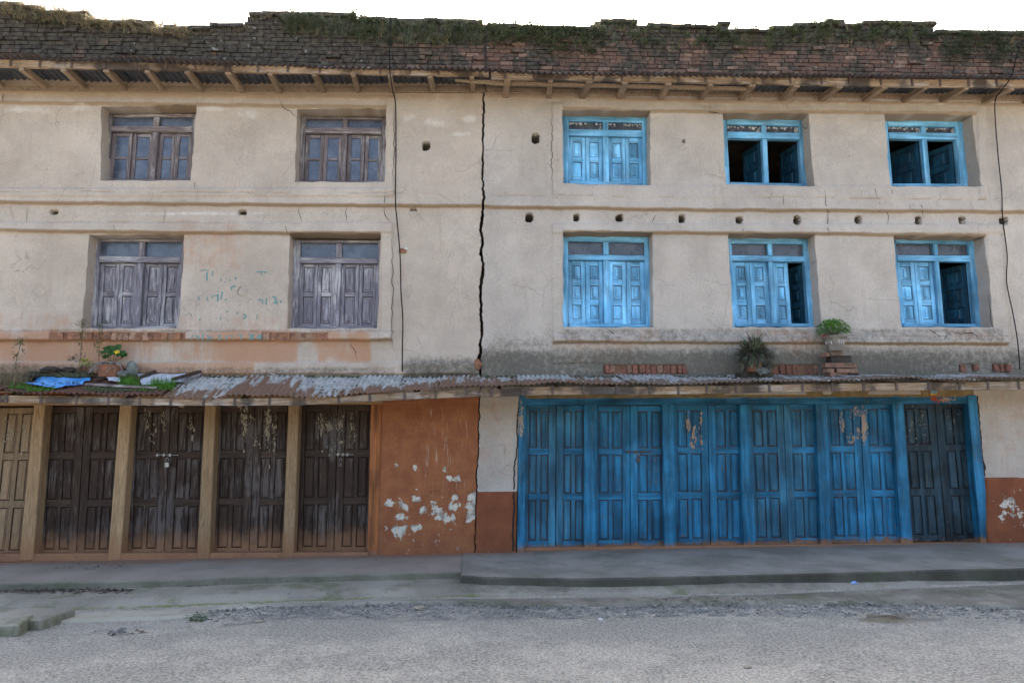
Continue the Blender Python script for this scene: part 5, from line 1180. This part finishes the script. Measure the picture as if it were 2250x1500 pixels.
def broadleaf(name, ctr, r, mat, tilt):
    g = MB(); n = 16; nrm = Vector((rnd.gauss(0, .3), -1, tilt)).normalized(); a = nrm.cross(Vector((0, 0, 1))).normalized(); b_ = nrm.cross(a); ps = []
    for i in range(n): th = 2*math.pi*i/n; q_ = r*(1+.16*math.cos(5*th)+rnd.uniform(-.05, .05)); ps.append(ctr+a*q_*math.cos(th)+b_*q_*.8*math.sin(th)+nrm*(.012*math.cos(3*th)))
    for i in range(n): g.poly([ctr+nrm*-.012, ps[i], ps[(i+1) % n]])
    g.build(name, mat, t)
for (px, py, r) in ((240,766,.065),(255,764,.07),(247,775,.06),(264,776,.062),(229,773,.05),(232,783,.04),(272,780,.045)): broadleaf('leaf', P(px, py, c.y-rnd.uniform(0, .12)), r, M['lf_squash'], rnd.uniform(.3, 1))
broadleaf('yellow_leaf', P(257, 773, c.y-.13), .03, M['yellow'], .3)
g = MB()
for (px, py) in ((240,770),(255,768),(264,778),(229,776),(272,782)): g.tube([c+Vector((rnd.gauss(0, .02), 0, .16)), P((px+245)/2, (py+800)/2, c.y-.02), P(px, py, c.y-.02)], .005, 5)
g.build('stem', M['stem'], t)
def climber(pts, label, n, mat, Ls=.028):
    b0 = RF(pts[0][0], 822); t = thing('climbing_weed', P(pts[0][0], pts[0][1], -.12), label, 'weed', 'thin weeds climbing from the roof edge'); V = [P(x, y, -.12-.02*i) for i, (x, y) in enumerate(pts)]; V[0].z = min(V[0].z, roofZ(V[0].x, -.12)+.02); g = MB(); g.tube(V, .003, 5); g.build('stem', M['stem'], t); g = MB()
    for _ in range(n):
        k = rnd.random()*(len(V)-1); i = min(int(k), len(V)-2); p = V[i].lerp(V[i+1], k-i)+Vector((rnd.gauss(0, .03), rnd.gauss(0, .02), rnd.gauss(0, .02))); leafq(g, p, rdir(-.9, .5, -.4), Ls*rnd.uniform(.6, 1.4), Ls*.5, .8)
    g.build('leaves', mat, t)
climber([(34,806),(36,790),(40,775),(46,755),(50,742)], 'bushy thin climbing weed at the far left above the dry grass', 120, M['lf_green'], .032)
climber([(174,806),(177,780),(180,745),(181,715),(181,702)], 'straight thin weed climbing beside the left edge of the lower weathered window', 130, M['lf_green'], .03)
climber([(216,800),(217,780),(219,750),(225,718),(222,702)], 'taller thin weed climbing in front of the lower left weathered window', 150, M['lf_green'], .032)
t_ = MB(); bush(t_, P(190, 797, -.25), .07, 90, .035, .022); tag(t_.build('seedling', leafmat('yellow_green_leaf', (.20, .28, .02), (.35, .36, .03))), 'yellow-green seedling beside the rooty pot', 'plant')
t_ = MB(); bush(t_, P(162, 790, -.2), .06, 50, .035, .018); tag(t_.build('dusty_weed', M['lf_dark']), 'dusty dark weed between the climbing weeds', 'weed')
g = MB()
for _ in range(70): p = RF(rnd.uniform(-60, 66), rnd.uniform(838, 850)); tuft(g, (p.x, p.y, p.z), 8, rnd.uniform(.12, .32), .005, .5, 1.2, .0)
tag(g.build('dry_grass_clump', M['lf_dry']), 'clump of tall dry straw grass on the left end of the rusty roof', 'grass', kind='stuff')
g = MB()
for (a, b_, y0, y1, n, L) in ((14,60,848,858,60,.05),(60,120,856,862,60,.04),(265,300,840,852,60,.10),(335,382,845,860,110,.10),(300,330,850,862,40,.06),(190,260,855,862,20,.03)):
    for _ in range(n): p = RF(rnd.uniform(a, b_), rnd.uniform(y0, y1)); tuft(g, p, 5, L*rnd.uniform(.6, 1.3), .006, .5, .8, -.2)
tag(g.build('roof_grass', M['lf_bright']), 'bright green grass sprouting from the rusty roof edge', 'grass', kind='stuff')
g = MB()
for _ in range(560):
    x = rnd.uniform(188, 352); p = RF(x, rnd.uniform(853, 862)+.012*(x-188)*.4); lump(g, p, rnd.uniform(.006, .02), (1.2, 1, .8), (5, 3), .3)
for _ in range(300): p = RF(rnd.uniform(-60, 130), rnd.uniform(853, 863)); lump(g, p, rnd.uniform(.006, .016), (1.2, 1, .6), (5, 3), .3)
for cx in (560, 575, 700, 745, 870, 885, 960, 1010, 640, 790, 1130, 1135, 1270, 1450, 1520, 405, 505, 600):
    for _ in range(16): p = RF(cx+rnd.gauss(0, 9), rnd.uniform(836, 868)); lump(g, p, rnd.uniform(.005, .014), (1.2, 1, .5), (5, 3), .3)
for _ in range(1500): x = rnd.uniform(420, 2250); p = RF(x, rnd.uniform(827, 831.5)); lump(g, p, rnd.uniform(.004, .013), (1.4, 1, .5), (5, 3), .3)
for _ in range(90): p = RF(rnd.uniform(78, 196), rnd.uniform(829, 838), .05); lump(g, p, rnd.uniform(.012, .04), (1.4, 1, .6), (6, 4), .3)
for _ in range(60): p = RF(rnd.uniform(70, 180), rnd.uniform(845, 858), .04); lump(g, p, rnd.uniform(.004, .012), (1.4, 1, .5), (5, 3), .3)
tag(g.build('moss_clods', simple('moss_and_dirt', (.035, .04, .018), (.08, .075, .04), 30)), 'mossy dirt and rubble gathered along the lower roof', 'dirt', kind='stuff')
def cloth(name, quad, n, amp, mat, label, cat, lift=.02, edge=.02):
    V = []; Fq = []; nn = n
    for i in range(nn+1):
        for j in range(nn+1):
            u, v = i/nn, j/nn; a = np.array(quad, float); p = (a[0]*(1-u)+a[1]*u)*(1-v)+(a[3]*(1-u)+a[2]*u)*v; ed = .6+.8*float(vn(u*3, v*3, .4, 120))
            q_ = RF(p[0]+rnd.gauss(0, edge*30)*(i in (0, nn)), p[1]+rnd.gauss(0, edge*20)*(j in (0, nn)), lift+amp*float(fbm(np.array(p[0]/170.), np.array(p[1]/40.), .16, 121))); V.append(tuple(q_))
    for i in range(nn):
        for j in range(nn): k = i*(nn+1)+j; Fq.append((k, k+nn+1, k+nn+2, k+1))
    return tag(npmesh(name, V, Fq, mat, None, True), label, cat)
cloth('tarpaulin', [(95,819),(203,817),(196,846),(70,852)], 26, .035, M['tarp'], 'crumpled bright blue tarpaulin on the left end of the roof', 'tarpaulin')
cloth('tarpaulin_scrap', [(52,851),(185,846),(180,853),(122,862)], 16, .04, M['tarp'], 'lower torn flap of blue plastic along the roof edge', 'tarpaulin')
cloth('plastic_sheet', [(232,838),(262,835),(264,849),(240,848)], 10, .05, M['plastic'], 'small crumpled white plastic scrap before the rooty pot', 'plastic sheet')
cloth('plastic_sheet', [(300,828),(418,830),(400,846),(312,855)], 18, .035, M['plastic'], 'wide white plastic sheet under the wooden strips', 'plastic sheet')
def plank(p, q_, wd, label, mat, lift=.045):
    g = MB(); a = RF(*p, lift); b = RF(*q_, lift); g.bar(a, b, wd, .03, jag=.004); tag(g.build('wooden_strip', mat, None, bevel=.003), label, 'plank', 'wooden strips weighing down the roof')
plank((206,846), (264,827), .05, 'brown wooden strip leaning beside the rooty pot', M['w_dark_h']); plank((300,845), (342,826), .045, 'thin dark strip crossing the white plastic sheet', M['w_dark_h'], .06)
plank((378,846), (442,822), .06, 'longest reddish strip at the right edge of the white plastic', M['w_dark_h'], .06); plank((400,848), (440,832), .03, 'narrow pale strip beside the longest reddish one', M['w_grey_h'])
plank((188,852), (345,860), .04, 'mossy batten lying along the rusty roof edge', M['w_mauve_h'], .03)
stone(70, 841, .075, 'dark squared stone on the blue tarpaulin by the straw grass', M['soil'], sq=(1.2, .9, .6)); stone(190, 826, .07, 'brown clod of broken brick on the right edge of the tarpaulin', M['brick_pile'], sq=(1.3, .8, .6))
stone(110, 832, .085, 'blackened rubble lump in the middle of the tarpaulin', M['soil'], sq=(1.5, .7, .6)); stone(150, 829, .06, 'smaller dark rubble lump right of the blackened one on the tarpaulin', M['soil'], sq=(1.5, .7, .6))
stone(290, 833, .09, 'upright grey rubble stone right of the rooty pot', M['stone'], sq=(.8, .6, 1.15)); stone(270, 838, .06, 'low mossy stone between the rooty pot and the upright stone', M['stone'])
g = MB(); g.tube([RF(x, y, .02+l) for x, y, l in [(572,826,0),(574,822,.02),(584,820,.03),(596,823,.03),(594,829,.02),(606,831,.01),(607,834,0),(588,830,.0)]], .004, 5); tag(g.build('wire', M['white']), 'loop of white wire lying on the corrugated roof', 'wire')
# odd things on the walls
o = onbrick(884, 552, 15, 9, -.02, 'broken orange brick stub sticking out beside the black cable', .2, 0, M['brick_sill']); o.name = 'brick_stub'
g = MB(); lump(g, P(893, 546, -.09), .022, (1.2, .8, .6)); blade(g, P(893, 546, -.1), Vector((-.4, -.2, 1)), .05, .014, 0); tag(g.build('cloth_rag', M['white']), 'white scrap of rag on the broken brick stub', 'rag')
g = MB(); lump(g, P(1050, 800, -.04), .055, (.9, .8, 1.2)); tag(g.build('rubble_lump', M['brick_sill']), 'pale orange lump of rubble at the foot of the big crack', 'rubble')
g = MB(); lump(g, P(1771, 277, .08), .055, (.8, 1, .75), (10, 8), .12); tag(g.build('wasp_nest', simple('grey_mud_nest', (.15, .14, .13), (.28, .26, .23), 60)), 'grey mud nest stuck in the corner of an open blue window', 'nest')
g = MB(); g.tube([P(1783, 532, .12), P(1786, 548, .10), P(1788, 565, .10), P(1791, 580, .10)], .004, 5); bush(g, P(1783, 546, .09), .022, 30, .018, .01); bush(g, P(1790, 576, .08), .034, 50, .02, .01); tag(g.build('dried_garland', simple('dried_flowers', (.25, .14, .2), (.5, .45, .45), 60)), 'withered flower garland hanging beside the half open blue window', 'garland')
g = MB(); lump(g, P(1796, 718, .06), .03, (1.8, 1, .35)); tag(g.build('dark_cup', M['cable']), 'small black dish on the corner of the blue window sill', 'dish')
# ------------------------------------------------------------------ street litter
def GR(px, py, z=None):
    p = G(px, py, ZR); yy = p.y; z = float(apz(np.array(p.x), np.array(p.y))) if p.y > float(yl(np.array(p.x))) else float(rdz(np.array(p.x), np.array(p.y))); return G(px, py, z)
ll = MB()
for (a, b_, y0, y1, n) in ((-100,290,1293,1305,900),(100,280,1236,1256,90),(415,450,1284,1288,40),(0,60,1380,1390,60),(200,330,1385,1395,30),(1340,1700,1310,1330,60)):
    for _ in range(n):
        px = rnd.uniform(a, b_); py = rnd.triangular(y0, y1, y0+2); p = GR(px, py) if py > 1270 else G(px, py, .004); L = rnd.uniform(.016, .055); d = Vector((rnd.gauss(0, 1), rnd.gauss(0, 1), .12)); leafq(ll, p+Vector((0, 0, .004)), d, L, L*rnd.uniform(.2, .5), .1)
tag(ll.build('leaf_litter', M['litter']), 'dark dry leaves and twigs swept along the kerb', 'litter', kind='stuff')
pb_ = MB()
for _ in range(2600):
    px = rnd.uniform(460, 2250); y0 = float(np.interp(px, [p[0] for p in lipe], [p[1] for p in lipe])); p = GR(px, y0+rnd.triangular(-1, 34, 10)); lump(pb_, p, rnd.uniform(.004, .016), (1.2, 1, .7), (5, 3), .3)
tag(pb_.build('gravel', simple('loose_grey_gravel', (.10, .095, .085), (.34, .32, .28), 45)), 'loose gravel along the broken edge of the asphalt', 'gravel', kind='stuff')
wg = MB()
for _ in range(150):
    px = rnd.choice([rnd.uniform(1125, 1260), rnd.uniform(1440, 1600), rnd.uniform(1010, 1125), rnd.uniform(1820, 1880)]); y0 = float(np.interp(px, [p[0] for p in lipe], [p[1] for p in lipe])); p = GR(px, y0+rnd.uniform(-2, 8)); tuft(wg, p, 4, rnd.uniform(.012, .035), .003, .6, .6, 0)
tag(wg.build('kerb_grass', M['lf_green']), 'tiny green blades along the edge of the drain', 'grass', kind='stuff')
t = thing('road_weed', GR(432, 1364), 'dark green weed with long leaves growing at the broken road edge', 'weed'); g = MB()
for _ in range(46): p = GR(rnd.uniform(416, 448), rnd.uniform(1354, 1366)); leafq(g, p+Vector((0, 0, rnd.uniform(.0, .03))), Vector((rnd.gauss(.3, 1), rnd.gauss(0, .6), rnd.uniform(.1, .6))), rnd.uniform(.05, .10), .014, .5)
g.build('leaves', leafmat('dark_road_leaf', (.02, .05, .02), (.06, .12, .045)), t)
t = thing('strap_loop', GR(258, 1391), 'twisted grey rubber strap lying on the asphalt', 'strap')
g = MB()
for pts in ([(236,1396),(250,1394),(262,1390),(276,1388),(277,1384),(262,1386),(252,1391),(244,1397)], [(248,1397),(260,1391),(272,1385)], [(256,1396),(266,1395),(275,1391)]): g.tube([GR(x, y)+Vector((0, 0, .014+.01*math.sin(i*1.7))) for i, (x, y) in enumerate(pts)], .0065, 6)
g.build('strap_band', M['tread'], t)
g = MB()
for _ in range(70): p = GR(rnd.uniform(1885, 1960), rnd.uniform(1350, 1368)); blade(g, p+Vector((0, 0, .01)), Vector((1, -.4+rnd.gauss(0, .35), .08)), rnd.uniform(.08, .34), .006, .06, 4)
tag(g.build('straw_wisp', M['lf_dry']), 'wisp of pale straw lying on the road edge, right', 'straw', kind='stuff')
g = MB(); p = GR(1877, 1283); lump(g, p+Vector((0, 0, .015)), .022, (1.5, .7, .7)); tag(g.build('blue_wrapper', simple('blue_wrapper_film', (.15, .3, .6), (.3, .4, .7), 40, .4)), 'small crumpled blue wrapper in the drain', 'wrapper')
for (px, py, r, lb) in ((1319,1361,.022,'white pebble at the road edge right of centre'),(568,1366,.03,'pale stone chip on the asphalt edge left of centre'),(1543,1344,.035,'grey stone half sunk in the broken asphalt'),(920,1338,.05,'flat pale lump of mortar at the road edge'),(1643,1466,.022,'pale flattened scrap far down on the asphalt'),(165,1222,.02,'white paper scrap on the left door threshold'),(168,1223,.012,'tiny white crumb beside the paper scrap on the threshold'),(1713,1340,.02,'little cream bit of litter on the gravel band')):
    p = GR(px, py) if py > 1270 else G(px, py, .004)
    g = MB(); lump(g, p+Vector((0, 0, r*.25)), r, (1.2, 1, .4)); tag(g.build('pebble', M['stone'] if 'grey' in lb else M['white'] if 'white' in lb else M['paper']), lb, 'litter')
def block(pts, zt, label):
    q_ = [G(x, y, zt) for x, y in pts]; mb = MB(); V = []
    for z in (zt, ZR-.03):
        V += [(p.x, p.y, z) for p in q_]
    n = len(q_); mb.v = V; mb.f = [tuple(range(n))]+[(i, n+i, n+(i+1) % n, (i+1) % n) for i in range(n)]; mb.mi = [0]*(n+1); o = mb.build('concrete_slab', M['apron'], None, bevel=.012); tag(o, label, 'slab', 'concrete slabs bridging the drain')
block([(-320,1334),(168,1334),(90,1360),(-320,1362)], ZR+.085, 'long low concrete slab across the drain at the far left')
block([(-320,1347),(76,1348),(40,1372),(-320,1374)], ZR+.10, 'shorter front concrete slab at the bottom left corner')

# wooded hill across the valley behind the viewer, as the window panes reflect it
def hz(X, Y): return ZR-.5+34*sst(-60, -190, Y)*(.55+.6*fbm(X, Y, 90., 130))+1.5*(fbm(X, Y, 9., 131)-.5)
gridsheet('hills', -260, 260, -290, -55, 90, 50, hz, simple('wooded_hill', (.035, .05, .022), (.06, .075, .035), .3))
